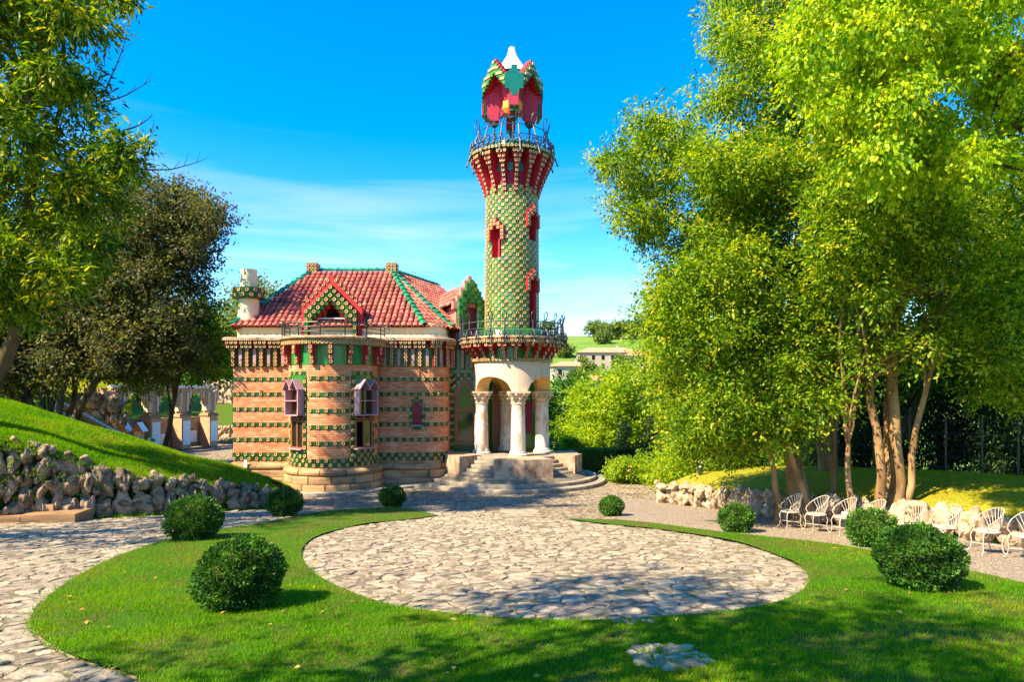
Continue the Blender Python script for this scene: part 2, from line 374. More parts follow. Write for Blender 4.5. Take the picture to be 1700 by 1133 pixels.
L_grass = leaf_mat('grass_blade', [(.045, .17, .002), (.085, .27, .002), (.16, .34, .003), (.28, .27, .015)], 0.42, rough=.7, spec=.05)
L_moss = leaf_mat('mound_blade', [(.18, .27, .006), (.34, .32, .008), (.40, .31, .02)], 0.35, rough=.7, spec=.05)
L_right = leaf_mat('laurel_leaf', [(.020, .075, .005), (.11, .235, .008), (.30, .42, .016), (.52, .48, .04)], 0.5)
L_maple = leaf_mat('maple_leaf', [(.07, .20, .004), (.24, .40, .006), (.44, .55, .012), (.58, .55, .02)], 0.5)
L_left = leaf_mat('evergreen_leaf', [(.016, .055, .005), (.065, .155, .006), (.20, .30, .010), (.54, .45, .015)], 0.45)
L_purple = leaf_mat('dusky_leaf', [(.040, .038, .022), (.070, .105, .016), (.12, .090, .045), (.22, .26, .022)], 0.4)
L_mid = leaf_mat('garden_tree_leaf', [(.13, .24, .01), (.28, .42, .015), (.44, .48, .025)], 0.5)
L_dark = leaf_mat('conifer_leaf', [(.008, .028, .008), (.014, .045, .010), (.03, .075, .012)], .15)
L_hedge = leaf_mat('hedge_leaf', [(.022, .07, .006), (.055, .15, .010), (.11, .25, .012)], 0.3)
L_far = leaf_mat('far_leaf', [(.07, .13, .025), (.16, .23, .045), (.26, .30, .06)], 0.35)

# ================================================================== GROUND
rng = np.random.default_rng(7); random.seed(7)
def axis(pts):
    out = []
    for (a, b, n) in pts: out += [a + (b - a) * i / n for i in range(n)]
    return out
xs = axis([(-1500, -300, 8), (-300, -60, 12), (-60, -25, 14), (-25, 25, 50), (25, 60, 14), (60, 300, 24), (300, 1501, 9)])
ys = axis([(-60, 0, 8), (0, 35, 36), (35, 110, 26), (110, 450, 34), (450, 2001, 14)])
gv = [(x, y, gz(x, y) - .03) for y in ys for x in xs]
nx = len(xs)
gf = [(j * nx + i, j * nx + i + 1, (j + 1) * nx + i + 1, (j + 1) * nx + i) for j in range(len(ys) - 1) for i in range(nx - 1)]
b = MB(); b.poly(gv, gf); tag(b.build('ground', M_field, smooth_deg=60), kind='structure')

def inside(P, x, y):
    c = False; n = len(P); j = n - 1
    for i in range(n):
        if (P[i][1] > y) != (P[j][1] > y) and x < (P[j][0] - P[i][0]) * (y - P[i][1]) / (P[j][1] - P[i][1]) + P[i][0]: c = not c
        j = i
    return c
def dens(P, step, closed=True):
    out = []
    n = len(P)
    for i in range(n if closed else n - 1):
        a, c = Vector(P[i][:2]), Vector(P[(i + 1) % n][:2]); k = max(1, int((c - a).length / step))
        out += [a + (c - a) * t / k for t in range(k)]
    if not closed: out.append(Vector(P[-1][:2]))
    return out
def catmull(P, k=6, closed=True):
    out = []; n = len(P)
    rng_ = range(n) if closed else range(n - 1)
    for i in rng_:
        if closed: p0, p1, p2, p3 = P[i - 1], P[i], P[(i + 1) % n], P[(i + 2) % n]
        else: p0, p1, p2, p3 = P[max(i - 1, 0)], P[i], P[i + 1], P[min(i + 2, n - 1)]
        for t in range(k):
            t /= k
            out.append(Vector([.5 * (2 * b_ + (c - a) * t + (2 * a - 5 * b_ + 4 * c - d) * t * t + (3 * b_ - a - 3 * c + d) * t ** 3) for a, b_, c, d in zip(p0, p1, p2, p3)]))
    if not closed: out.append(Vector(P[-1]))
    return out
def sheet(name, P, dz, mat, step=.5, hf=gz):
    """triangulated sheet that follows the ground inside polygon P"""
    B = dens(P, step); n = len(B)
    x0, x1 = min(p.x for p in B), max(p.x for p in B); y0, y1 = min(p.y for p in B), max(p.y for p in B)
    pts = [Vector(p) for p in B]
    y = y0 + step
    while y < y1:
        x = x0 + step * .5
        while x < x1:
            xx, yy = x + random.uniform(-.1, .1) * step, y + random.uniform(-.1, .1) * step
            if inside(B, xx, yy): pts.append(Vector((xx, yy)))
            x += step
        y += step
    r = delaunay_2d_cdt(pts, [(i, (i + 1) % n) for i in range(n)], [], 1, 1e-4)
    me = bpy.data.meshes.new(name); me.from_pydata([(p.x, p.y, hf(p.x, p.y) + dz) for p in r[0]], [], [tuple(f) for f in r[2]])
    bm = bmesh.new(); bm.from_mesh(me)
    for f in bm.faces:
        f.normal_update()
        if f.normal.z < 0: f.normal_flip()
    bm.to_mesh(me); bm.free()
    me.materials.append(mat); me.shade_smooth()
    return link(bpy.data.objects.new(name, me))

G = lambda L: [Vector(gp(*p)[:2]) for p in L]
inner_px = [(930, 863), (1000, 872), (1080, 880), (1150, 890), (1230, 905), (1290, 925), (1330, 945), (1343, 968), (1325, 990), (1280, 1008), (1200, 1022), (1100, 1032), (980, 1037), (850, 1033), (750, 1025), (650, 1010), (570, 985), (520, 955), (500, 925), (512, 903), (545, 887), (600, 874), (660, 867), (730, 859)]
outerL_px = [(690, 849), (640, 844), (560, 850), (500, 858), (440, 870), (380, 880), (300, 895), (225, 916), (140, 955), (75, 1000), (50, 1035), (72, 1070), (130, 1100), (205, 1122), (270, 1160)]
outerR_px = [(2100, 1080), (1850, 1015), (1700, 974), (1600, 950), (1500, 929), (1400, 910), (1300, 897), (1200, 886), (1100, 874), (1030, 866)]
inner = catmull(G(inner_px), 5, closed=False)
outerL = catmull(G(outerL_px), 5, closed=False); outerR = catmull(G(outerR_px), 5, closed=False)
LAWN = inner + outerL + [Vector((-3.0, 3.6)), Vector((0, 2.5)), Vector((4, 2.5)), Vector((9, 4))] + outerR
PLAZA = inner
def lawn_h(x, y): return gz(x, y) + .025 * noise.noise(Vector((x * .6, y * .6, 3)))
lawn = tag(sheet('lawn', LAWN, .045, M_turf, .35, lawn_h), kind='structure')
pav = [Vector((-20, 2)), Vector((-3, 2)), Vector((9.5, 2.5)), Vector((10, 9)), Vector((9, 12)), Vector((8.4, 16)), Vector((7.2, 22)), Vector((7.0, 27)), Vector((7.2, 32)), Vector((7, 37)), Vector((-6, 45)), Vector((-8, 62)), Vector((-34, 62)), Vector((-32, 38)), Vector((-24, 30)), Vector((-20, 18))]
tag(sheet('paving', pav, .0, M_cobble, .8), kind='structure')
grav = [p for p in outerR[::-1]] + [Vector((9.7, 3)), Vector((11.6, 3)), Vector((10.8, 10))] + [Vector((p.x + .75, p.y + .1)) for p in G([(1700, 920), (1550, 898), (1420, 882), (1300, 867), (1180, 848)])] + [Vector((5.6, 25.4)), Vector((4.2, 26.2)), Vector((3.0, 23.5))]
tag(sheet('gravel_path', grav, .008, M_gravel, .5), kind='structure')

# ------------------------------------------------------------------ flagstones (Voronoi cells, shrunk and bevelled)
def voronoi(seeds, idx, k=22):
    S = np.array([(p[0], p[1]) for p in seeds]); out = {}
    for i in idx:
        d2 = ((S - S[i]) ** 2).sum(1); nb = np.argsort(d2)[1:k]
        c = S[i]; P = [(c[0] - 1, c[1] - 1), (c[0] + 1, c[1] - 1), (c[0] + 1, c[1] + 1), (c[0] - 1, c[1] + 1)]
        for j in nb:
            q = S[j]; mx_, my_ = (c[0] + q[0]) / 2, (c[1] + q[1]) / 2; dx, dy = q[0] - c[0], q[1] - c[1]
            N_ = []
            for a in range(len(P)):
                p1, p2 = P[a - 1], P[a]
                s1, s2 = (p1[0] - mx_) * dx + (p1[1] - my_) * dy, (p2[0] - mx_) * dx + (p2[1] - my_) * dy
                if (s1 <= 0) != (s2 <= 0):
                    t = s1 / (s1 - s2); N_.append((p1[0] + (p2[0] - p1[0]) * t, p1[1] + (p2[1] - p1[1]) * t))
                if s2 <= 0: N_.append(p2)
            P = N_
            if len(P) < 3: break
        if len(P) >= 3: out[i] = P
    return out
def flagstone(P, gap, h, rnd):
    """irregular slab: joint gap, worn edge, slightly dished and tilted top"""
    c = Vector((sum(p[0] for p in P) / len(P), sum(p[1] for p in P) / len(P)))
    Q = []
    n = len(P)
    for i in range(n):
        a, b_ = Vector(P[i]), Vector(P[(i + 1) % n])
        if (b_ - a).length < .03: continue
        for t in (0.12, .5, .88) if (b_ - a).length > .16 else (0.2, .8):
            Q.append(a.lerp(b_, t))
    if len(Q) < 4: return None
    def ring(inset, z, jit):
        out = []
        for q in Q:
            v = q - c; L_ = max(v.length, .02)
            p = c + v * max(.2, 1 - inset / L_) + Vector((rnd.uniform(-jit, jit), rnd.uniform(-jit, jit)))
            out.append((p.x - c.x, p.y - c.y, z))
        return out
    r0 = ring(gap, -.03, .0); r1 = ring(gap + .004, h * .62, .018); r2 = ring(gap + .022, h, .016)
    sx, sy = rnd.uniform(-.055, .055), rnd.uniform(-.055, .055) - .09      # keeps to the fall of the ground
    vs = [(x, y, z + x * sx + y * sy) for x, y, z in r0 + r1 + r2]; k = len(Q)
    fs = [(i, (i + 1) % k, k + (i + 1) % k, k + i) for i in range(k)] + [(k + i, k + (i + 1) % k, 2 * k + (i + 1) % k, 2 * k + i) for i in range(k)] + [tuple(range(2 * k, 3 * k))]
    me = bpy.data.meshes.new('flagstone'); me.from_pydata(vs, [], fs); me.materials.append(M_stone)
    return me, Matrix.Translation((c.x, c.y, gz(c.x, c.y)))
def normals2(P):
    out = []
    for i in range(len(P)):
        t = (P[(i + 1) % len(P)] - P[i - 1]); out.append(Vector((t.y, -t.x)).normalized())
    return out
rr = random.Random(3)
def stone_field(name, region, ref, spacing, jitter, edge=None, side=None):
    seeds, keep = [], []
    if edge is not None:
        E = dens(edge, .28, side is None); Nn = normals2(E)
        if side is not None: E, Nn = E[1:-1], Nn[1:-1]
        ctr = sum(E, Vector((0, 0))) / len(E)
        for p, q in zip(E, Nn):
            if side is None:
                if (ctr - p).dot(q) < 0: q = -q
            elif not side(*(p + q * .2)): q = -q
            o_ = rr.uniform(.10, .16)
            keep.append(len(seeds)); seeds.append(p + q * o_); seeds.append(p - q * o_)
    x0, x1, y0, y1 = ref; y = y0
    while y < y1:
        x = x0; s_ = spacing(0, y)
        while x < x1:
            p = Vector((x + rr.uniform(-jitter, jitter) * s_, y + rr.uniform(-jitter, jitter) * s_ * .8))
            if all((p - q).length > .13 for q in seeds[-90:]) and (edge is None or min((p - q).length for q in seeds[:2 * len(E)]) > .15):
                if rr.random() < .82:
                    if region(p.x, p.y): keep.append(len(seeds))
                    seeds.append(p)
            x += s_ * 1.15
        y += s_ * .8
    cells = voronoi(seeds, keep)
    st = []
    for i, P in cells.items():
        r_ = flagstone(P, rr.uniform(.008, .026), rr.uniform(.012, .032), rr)
        if r_: st.append(r_)
    return st
circ_c = gp(920, 930)
st1 = stone_field('flagstone', lambda x, y: inside(PLAZA, x, y), (-7, 8, 6.5, 21), lambda x, y: .27 if y < 11 else .235, .46, edge=inner)
lawnb = LAWN
def on_path(x, y):
    return x < 0 and y > 3.5 and not inside(LAWN, x, y) and not inside(PLAZA, x, y) and x > -14 and (y - 19.0) < (x + 12.4) * .9 and y < 21.5
st2 = stone_field('flagstone', on_path, (-13, 0, 3.8, 21), lambda x, y: .31 if y < 10 else .26, .46, edge=[p for p in outerL if p.y < 21], side=lambda x, y: not inside(LAWN, x, y))
bed = [Vector(p) for p in PLAZA]
fl = tag(sheet('flagstone_plaza', bed, .012, M_mortar, .5), kind='structure')
fp = [p for p in outerL if p.y < 22][::-1] + [Vector((-6.0, 21.8)), Vector((-8.5, 20.5)), Vector((-12.6, 18.6)), Vector((-14, 16)), Vector((-14, 3.2)), Vector((-3.0, 3.2))]
fpath = tag(sheet('flagstone_path', fp, .010, M_mortar, .5), kind='structure')
def emit_stones(parent, st, limit, name='flagstone'):
    st = sorted(st, key=lambda s: max(0.0001, s[0].dimensions_hint) if False else s[1].translation.y)
    def vis(s):
        p = s[1].translation; px = CX + p.x / p.y * F; py = HY + (EYE - p.z) / p.y * F
        return -20 < px < 1720 and py < 1150
    st = [s for s in st if vis(s)] + [s for s in st if not vis(s)]
    nvis = sum(1 for s in st if vis(s))
    for me, M in st[:min(limit, nvis)]:
        o = link(bpy.data.objects.new(name, me), parent); o.matrix_local = M
    rest = st[min(limit, nvis):]
    if rest:
        V, FA, VA, n = [], [], [], 0
        for me, M in rest:
            t = M.translation
            V += [(v.co.x + t.x, v.co.y + t.y, v.co.z + t.z) for v in me.vertices]; FA += [tuple(i + n for i in p.vertices) for p in me.polygons]
            VA += [rr.random()] * len(me.polygons); n += len(me.vertices); bpy.data.meshes.remove(me)
        me = bpy.data.meshes.new('flagstone_field'); me.from_pydata(V, [], FA); me.materials.append(M_stone)
        a = me.attributes.new('var', 'FLOAT', 'FACE'); a.data.foreach_set('value', VA)
        tag(link(bpy.data.objects.new('flagstone_field', me), parent), kind='stuff')
emit_stones(fl, st1, 300); emit_stones(fpath, st2, 230)

# ------------------------------------------------------------------ rocks
def rock_mesh(seed, sub=3, name='rock'):
    bm = bmesh.new(); bmesh.ops.create_icosphere(bm, subdivisions=sub, radius=.5)
    o = Vector((seed * 7.3, seed * 3.1, seed * 1.7))
    rs = random.Random(seed)
    cuts = [(Vector((rs.gauss(0, 1), rs.gauss(0, 1), rs.gauss(0, 1))).normalized(), rs.uniform(.30, .46)) for _ in range(9)]
    for v in bm.verts:
        p = v.co.copy()
        for n_, d_ in cuts:
            e_ = p.dot(n_) - d_
            if e_ > 0: p -= n_ * e_ * .85
        rg = 1 - 2 * abs(noise.noise(p * 3.6 + o * 2)); r2_ = 1 - 2 * abs(noise.noise(p * 8 + o * 3))
        p += v.co * (.34 * noise.noise(p * 2.4 + o) - .15 * rg * rg - .07 * r2_ * r2_ + .06 * noise.noise(p * 17 + o))
        v.co = p
    me = bpy.data.meshes.new(name); bm.to_mesh(me); bm.free(); return me
def rockset(mat, n, s0, sub=3):
    out = []
    for i in range(n):
        me = rock_mesh(s0 + i, sub); me.materials.append(mat); me.shade_smooth(); me.set_sharp_from_angle(angle=R(45)); out.append(me)
    return out
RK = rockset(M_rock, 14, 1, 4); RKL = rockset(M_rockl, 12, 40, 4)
def rock_line(parent, protos, line, tops, size, rows_tall=1.5, lean=.12, hf=gz):
    """rocks stacked along a plan line between the ground and the height `tops`"""
    P = dens(line, .2, closed=False); L_ = [0]
    for a, c in zip(P, P[1:]): L_.append(L_[-1] + (c - a).length)
    Lt = []
    acc = 0; tl = [0]
    for a, c in zip(line, line[1:]): acc += (Vector(c[:2]) - Vector(a[:2])).length; tl.append(acc)
    def pos(s):
        s = max(0, min(acc - 1e-6, s))
        for i in range(len(line) - 1):
            if s <= tl[i + 1]:
                t = (s - tl[i]) / (tl[i + 1] - tl[i]); a, c = Vector(line[i][:2]), Vector(line[i + 1][:2])
                return a.lerp(c, t), tops[i] + (tops[i + 1] - tops[i]) * t, (c - a).normalized()
    s = 0; its = []
    n_lay = 0
    while s < acc:
        w = size * random.uniform(.65, 1.35); p, top, t = pos(s + w / 2)
        nrm = Vector((-t.y, t.x))                      # uphill side
        g = hf(p.x, p.y); z = g - .08
        while z < top - .1:
            h = size * random.uniform(.9, 2.3) if rows_tall > 1 else size * random.uniform(.7, 1.2)
            if z + h > top - .12: h = max(size * .5, top - z + random.uniform(-.05, .16))
            off = nrm * ((z - g) * lean + random.uniform(-.07, .09))
            q = p + off + t * random.uniform(-.06, .06)
            M = Matrix.Translation((q.x, q.y, z + h / 2)) @ Matrix.Rotation(math.atan2(t.y, t.x) + random.uniform(-.3, .3), 4, 'Z') @ Matrix.Rotation(random.uniform(-.3, .3), 4, 'Y') @ Matrix.Diagonal((w * 1.12, size * random.uniform(.9, 1.4), h * 1.14, 1))
            its.append((random.randrange(len(protos)), M))
            # wedge stones fill the gaps
            if random.random() < .55:
                k = size * random.uniform(.3, .55); qq = q - nrm * random.uniform(.0, .16) + t * w * .5
                its.append((random.randrange(len(protos)), Matrix.Translation((qq.x, qq.y, z + random.uniform(.1, .9) * h)) @ Matrix.Rotation(random.uniform(0, 6), 4, 'Z') @ Matrix.Diagonal((k * 1.2, k, k * 1.3, 1))))
            z += h * random.uniform(.8, .92)
        s += w * .86
    pieces(parent, 'rock', protos, its, 300, 'rubble')
    return len(its)
def loft(rows, n=60, amp=.05, seed=0, k=5):
    """surface through several plan lines (each a list of 3-D points)"""
    R_ = []
    for r_ in rows:
        c = catmull([Vector(p) for p in r_], 12, closed=False)
        L_ = [0]
        for a, b_ in zip(c, c[1:]): L_.append(L_[-1] + (b_ - a).length)
        o = []
        for i in range(n):
            s = L_[-1] * i / (n - 1); j = max(q for q in range(len(L_)) if L_[q] <= s + 1e-9); j = min(j, len(c) - 2)
            t = (s - L_[j]) / max(1e-6, L_[j + 1] - L_[j]); o.append(c[j].lerp(c[j + 1], t))
        R_.append(o)
    cols = [catmull([R_[q][i] for q in range(len(R_))], k, closed=False) for i in range(n)]
    m_ = len(cols[0]); vs = []
    for c in cols:
        for q, p in enumerate(c):
            e_ = 0 if q == 0 else 1
            vs.append((p.x, p.y, p.z + e_ * amp * noise.noise(Vector((p.x * .7, p.y * .7, seed)))))
    fs = [(i * m_ + q, i * m_ + q + 1, (i + 1) * m_ + q + 1, (i + 1) * m_ + q) for i in range(n - 1) for q in range(m_ - 1)]
    return vs, fs

# left: grass bank behind a rough rock wall
WL = [(-200, 17.0, 3.35), (-60, 17.6, 3.15), (40, 18.3, 2.85), (120, 18.9, 2.45), (210, 19.7, 1.95), (330, 21.0, 1.50), (400, 22.0, 1.2), (462, 23.2, .95)]
wl_xy = [((p - CX) / F * d, d) for p, d, z in WL]; wl_top = [z for p, d, z in WL]
lw = thing('rock_wall', 'tall rough rock wall holding up the grassy bank at the left', 'rock wall')
wl_top = [z - .12 for z in wl_top]
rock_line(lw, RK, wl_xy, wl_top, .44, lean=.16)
b = MB()
for (p0, t0), (p1, t1) in zip(zip(wl_xy, wl_top), zip(wl_xy[1:], wl_top[1:])):
    b.face([(p0[0] - .02, p0[1] + .12, gz(*p0) - .2), (p1[0] - .02, p1[1] + .12, gz(*p1) - .2), (p1[0] - .2, p1[1] + .35, t1 - .1), (p0[0] - .2, p0[1] + .35, t0 - .1)])
b.build('earth_core', M_soil, lw)
row0 = [(x + .10, y + .12, z - .16) for (x, y), z in zip(wl_xy, wl_top)]
row1 = [(x - .8, y + 1.3, z + .22) for (x, y), z in zip(wl_xy, wl_top)]
crest = [at(-260, 606, 25), at(-120, 638, 26), at(0, 664, 26.5), at(90, 690, 26.5), at(180, 716, 26), at(270, 744, 26), at(380, 774, 25.8), at(462, 803, 24.6)]
crest = [Vector((p.x, p.y, p.z)) for p in crest]
back = [Vector((p.x - 1.0, p.y + 5, max(.0, p.z - 2.6))) for p in crest]
bk_v, bk_f = loft([row0, row1, crest, back], 60, .10, 5)
b = MB(); b.poly(bk_v, bk_f); bank = tag(b.build('grass_bank', M_turf, smooth_deg=70), kind='structure')

# right: low rock wall and mossy mound
WR_px = [(1078, 836, 806), (1130, 842, 808), (1180, 848, 812), (1300, 867, 824), (1420, 880, 836), (1550, 895, 850), (1700, 914, 864), (1900, 940, 884)]
wr_xy, wr_top = [], []
for px, py, pt in WR_px:
    p = gp(px, py); wr_xy.append((p.x + .42, p.y + .16)); wr_top.append(max(p.z + .45, EYE - (pt - HY) / F * p.y))
rwl = thing('low_rock_wall', 'low sunlit rock wall edging the mound behind the white chairs', 'rock wall')
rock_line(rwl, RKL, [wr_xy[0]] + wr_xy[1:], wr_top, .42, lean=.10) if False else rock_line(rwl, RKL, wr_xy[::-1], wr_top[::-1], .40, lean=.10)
r0 = [(x + .12, y + .05, z - .14) for (x, y), z in zip(wr_xy, wr_top)]
r1 = [(x + 1.0, y + .7, z + .16) for (x, y), z in zip(wr_xy, wr_top)]
r2 = [(x + 2.6, y + 2.0, z + .32) for (x, y), z in zip(wr_xy, wr_top)]
r3 = [(x + 5.5, y + 4.2, z + .2) for (x, y), z in zip(wr_xy, wr_top)]
r4 = [(x + 12, y + 7.5, z - .7) for (x, y), z in zip(wr_xy, wr_top)]
md_v, md_f = loft([r0, r1, r2, r3, r4], 50, .06, 9)
b = MB(); b.poly(md_v, md_f); mound = tag(b.build('mossy_mound', M_moss, smooth_deg=70), kind='structure')
from mathutils.bvhtree import BVHTree
BV = {'bank': BVHTree.FromPolygons([Vector(v) for v in bk_v], bk_f), 'mound': BVHTree.FromPolygons([Vector(v) for v in md_v], md_f)}
def drop(x, y):
    z = gz(x, y)
    for t in BV.values():
        h = t.ray_cast(Vector((x, y, 40)), Vector((0, 0, -1)))
        if h[0] is not None: z = max(z, h[0].z)
    return z

# stone steps at the far left, in front of the rock wall
stp = thing('garden_steps', 'worn mossy stone steps climbing beside the rock wall at the left edge', 'steps')
for i, (px0, px1, py, d, zt) in enumerate([(-150, 128, 874, 17.6, .28), (-180, 92, 850, 18.05, .50), (-200, 50, 826, 18.4, .72)]):
    b = MB(); p0 = at(px0, 700, d); p1 = at(px1, 700, d + .5); g = gz(p0.x, d)
    n = 3
    for k in range(n):
        a, c = p0.lerp(p1, k / n), p0.lerp(p1, (k + 1) / n)
        l = (c - a).length * .985; M = Matrix.Translation((a + c) / 2) @ Matrix.Rotation(math.atan2(c.y - a.y, c.x - a.x), 4, 'Z')
        M.translation.z = 0
        b.box((0, .4, g + zt - .14 - .2 + random.uniform(-.02, .02)), (l, 1.0, .5), M)
    b.build('step', M_plinth, stp)

# ================================================================== VILLA
def flower_mesh(h=.16, square=False):
    b = MB()
    def sq(r, z): return [(-r, -r, z), (r, -r, z), (r, r, z), (-r, r, z)]
    if square:
        vs = sq(.49, 0) + sq(.46, h) + sq(.21, h * .9) + sq(.19, h * .35); n = 4
    else:
        def oc(r, z): return [(r * x, r * y, z) for x, y in ((-.5, -1), (.5, -1), (1, -.5), (1, .5), (.5, 1), (-.5, 1), (-1, .5), (-1, -.5))]
        b.poly(sq(.49, 0) + sq(.48, h * .35), [(k, (k + 1) % 4, 4 + (k + 1) % 4, 4 + k) for k in range(4)] + [(4, 5, 6, 7)], 2)
        vs = oc(.45, h * .3) + oc(.42, h) + oc(.23, h * .9) + oc(.21, h * .4); n = 8
    b.poly(vs, [(k, (k + 1) % n, n + (k + 1) % n, n + k) for k in range(n)] + [(n + k, n + (k + 1) % n, 2 * n + (k + 1) % n, 2 * n + k) for k in range(n)], 0)
    b.poly(vs, [(2 * n + k, 2 * n + (k + 1) % n, 3 * n + (k + 1) % n, 3 * n + k) for k in range(n)] + [tuple(range(3 * n, 4 * n))], 1)
    return b.mesh('flower_tile', [M_cream, M_eye, M_tileb])
FLOWER = flower_mesh(.2); BOSS = flower_mesh(.34, True)
def tile_M(p, n, size, tilt=0.0, sh=1.0):
    n = Vector((n[0], n[1], 0)).normalized(); x = Vector((-n.y, n.x, 0)); y = Vector((0, 0, 1))
    M = Matrix(((x.x, y.x, n.x, p[0]), (x.y, y.y, n.y, p[1]), (x.z, y.z, n.z, p[2]), (0, 0, 0, 1)))
    return M @ Matrix.Rotation(tilt, 4, 'X') @ Matrix.Diagonal((size, size * sh, size, 1))
def fM(p, n, size): return (0, tile_M(p, n, size), .2 + max(0, -Vector((n[0], n[1])).normalized().y))

class Line:
    """plan line walked left to right; outward normal points to the viewer's side"""
    def __init__(s, pts):
        s.p = [Vector(q[:2]) for q in pts]; s.l = [0]
        for a, c in zip(s.p, s.p[1:]): s.l.append(s.l[-1] + (c - a).length)
        s.len = s.l[-1]
    def pos(s, u):
        u = min(max(u, 0), s.len - 1e-6)
        for i in range(len(s.p) - 1):
            if u <= s.l[i + 1]:
                t = (u - s.l[i]) / (s.l[i + 1] - s.l[i]); d = (s.p[i + 1] - s.p[i]).normalized()
                return s.p[i].lerp(s.p[i + 1], t), Vector((d.y, -d.x))
    def off(s, o):
        out = []
        for i, p in enumerate(s.p):
            n = Vector((0, 0)); k = 0
            for j in (i - 1, i):
                if 0 <= j < len(s.p) - 1:
                    d = (s.p[j + 1] - s.p[j]).normalized(); n += Vector((d.y, -d.x)); k += 1
            n /= k; n /= max(.3, n.length_squared); out.append(p + n * o)
        return out
def strip(b, line, prof, m=0, cell=None, rnd=None):
    """sweep profile [(outward, z)] along line, uv = (length, z)"""
    rows = [line.off(o) for o, z in prof]
    for i in range(len(line.p) - 1):
        for q in range(len(prof) - 1):
            a, c = rows[q][i], rows[q][i + 1]; a2, c2 = rows[q + 1][i], rows[q + 1][i + 1]; z0, z1 = prof[q][1], prof[q + 1][1]
            b.face([(a.x, a.y, z0), (c.x, c.y, z0), (c2.x, c2.y, z1), (a2.x, a2.y, z1)], m, [(line.l[i], z0), (line.l[i + 1], z0), (line.l[i + 1], z1), (line.l[i], z1)])
def arc(c, r, a0, a1, n): return [Vector((c[0] + r * math.sin(R(a0 + (a1 - a0) * i / n)), c[1] - r * math.cos(R(a0 + (a1 - a0) * i / n)))) for i in range(n + 1)]
T = .168
def band(line, z, parent, flowers, rows=1, skip=None, phase=0):
    """course of glazed tiles, plain dark green and flower in turn"""
    b = MB(); n = int(line.len / T)
    for r_ in range(rows):
        for i in range(n):
            u = (i + .5) * line.len / n
            if skip and skip(u): continue
            p, nn = line.pos(u); w = line.len / n * .97; zz = z - r_ * T * 1.06
            t = Vector((-nn.y, nn.x))
            M = Matrix(((t.x, 0, nn.x, p.x), (t.y, 0, nn.y, p.y), (0, 1, 0, zz), (0, 0, 0, 1)))
            b.box((0, 0, .004), (w, T, .03 + random.uniform(0, .006)), M, 0, var=random.random())
            if (i + r_ + phase) % 2: flowers.append(fM((p.x + nn.x * .022, p.y + nn.y * .022, zz), nn, T * .9))
    return b.build('tile_band', M_green, parent, kind='stuff')
BANDS = [4.74, 4.07, 3.39, 2.71, 2.03]

villa = thing('villa', 'brick villa with green tile bands, round bay and red barrel tile roof', 'villa', (0, 0, 0))
BC = (-7.80, 29.6); BR = 1.88
lineL = Line([(-12.62, 37), (-12.48, 30.2), (-9.3, 30.2)])
lineR = Line([(-6.3, 30.2), (-3.95, 30.2)] + arc((-3.95, 31.2), 1.0, 0, 90, 7)[1:] + [(-2.95, 32.3)])
lineB = Line(arc(BC, BR, -106, 106, 36))
GT = [(.05, .9), (.0, 1.0)]
fl_bay, fl_L, fl_R = [], [], []
def angle_of(u): return -106 + 212 * u / lineB.len
bayw = [(-39, 13.0), (56, 15.0)]                     # bay windows: angle, half width in degrees
def in_win(u, extra=0): return any(abs(angle_of(u) - a) < h + extra for a, h in bayw)

# brick bodies; the bay's body has real openings for the windows
b = MB(); strip(b, lineL, [(0, .9), (0, 5.30)]); wallL = b.build('side_wall', M_brick, villa)
b = MB(); strip(b, lineR, [(0, .9), (0, 5.30)]); wallR = b.build('front_wall', M_brick, villa)
b = MB()
nB = 106
LB = Line(arc(BC, BR, -106, 106, nB))
for i in range(nB):
    a = -106 + 212 * (i + .5) / nB
    w = any(abs(a - c) < h for c, h in bayw)
    for z0, z1 in (((.9, 1.80), (4.62, 5.30)) if w else ((.9, 5.30),)):
        p, q = LB.p[i], LB.p[i + 1]
        b.face([(p.x, p.y, z0), (q.x, q.y, z0), (q.x, q.y, z1), (p.x, p.y, z1)], 0, [(LB.l[i], z0), (LB.l[i + 1], z0), (LB.l[i + 1], z1), (LB.l[i], z1)])
bay = b.build('round_bay', M_brick, villa)

smallw = (3.0, .30)                                    # small window on the right wall: start length, half width
swu = 2.05
for z in BANDS:
    band(lineL, z, wallL, fl_L); band(lineR, z, wallR, fl_R, skip=(lambda u, z=z: abs(u - swu) < .33 and 2.6 < z < 4.0))
    band(lineB, z, bay, fl_bay, skip=lambda u: in_win(u, 7.5))
band(lineL, 1.36, wallL, fl_L, 2); band(lineR, 1.36, wallR, fl_R, 2); 
band(lineB, 1.32, bay, fl_bay, 2)
# tiled panels round the bay windows
for a, h in bayw:
    for sgn in (-1, 1):
        aa = a + sgn * (h + 2.7)
        u = (aa + 106) / 212 * lineB.len; p, nn = lineB.pos(u)
        b = MB(); n = 20
        for k in range(n):
            zz = 1.52 + k * T * 1.02
            if zz > 4.9: break
            t = Vector((-nn.y, nn.x)); M = Matrix(((t.x, 0, nn.x, p.x), (t.y, 0, nn.y, p.y), (0, 1, 0, zz), (0, 0, 0, 1)))
            b.box((0, 0, .006), (T * .98, T, .035), M, 0, var=random.random())
            if k % 2 == 0: fl_bay.append(fM((p.x + nn.x * .026, p.y + nn.y * .026, zz), nn, T * .92))
        b.build('tile_jamb', M_green, bay, kind='stuff')
    u0 = (a - h - 4 + 106) / 212 * lineB.len; u1 = (a + h + 4 + 106) / 212 * lineB.len
    sub = Line([lineB.pos(u0 + (u1 - u0) * i / 8)[0] for i in range(9)])
    band(sub, 1.68, bay, fl_bay, 1); band(sub, 1.50, bay, fl_bay, 1, phase=1)
    band(sub, 4.95, bay, fl_bay, 1, phase=1)
    b = MB(); strip(b, sub, [(.02, 4.45), (.02, 4.88)]); b.build('green_panel', M_greenb, bay)

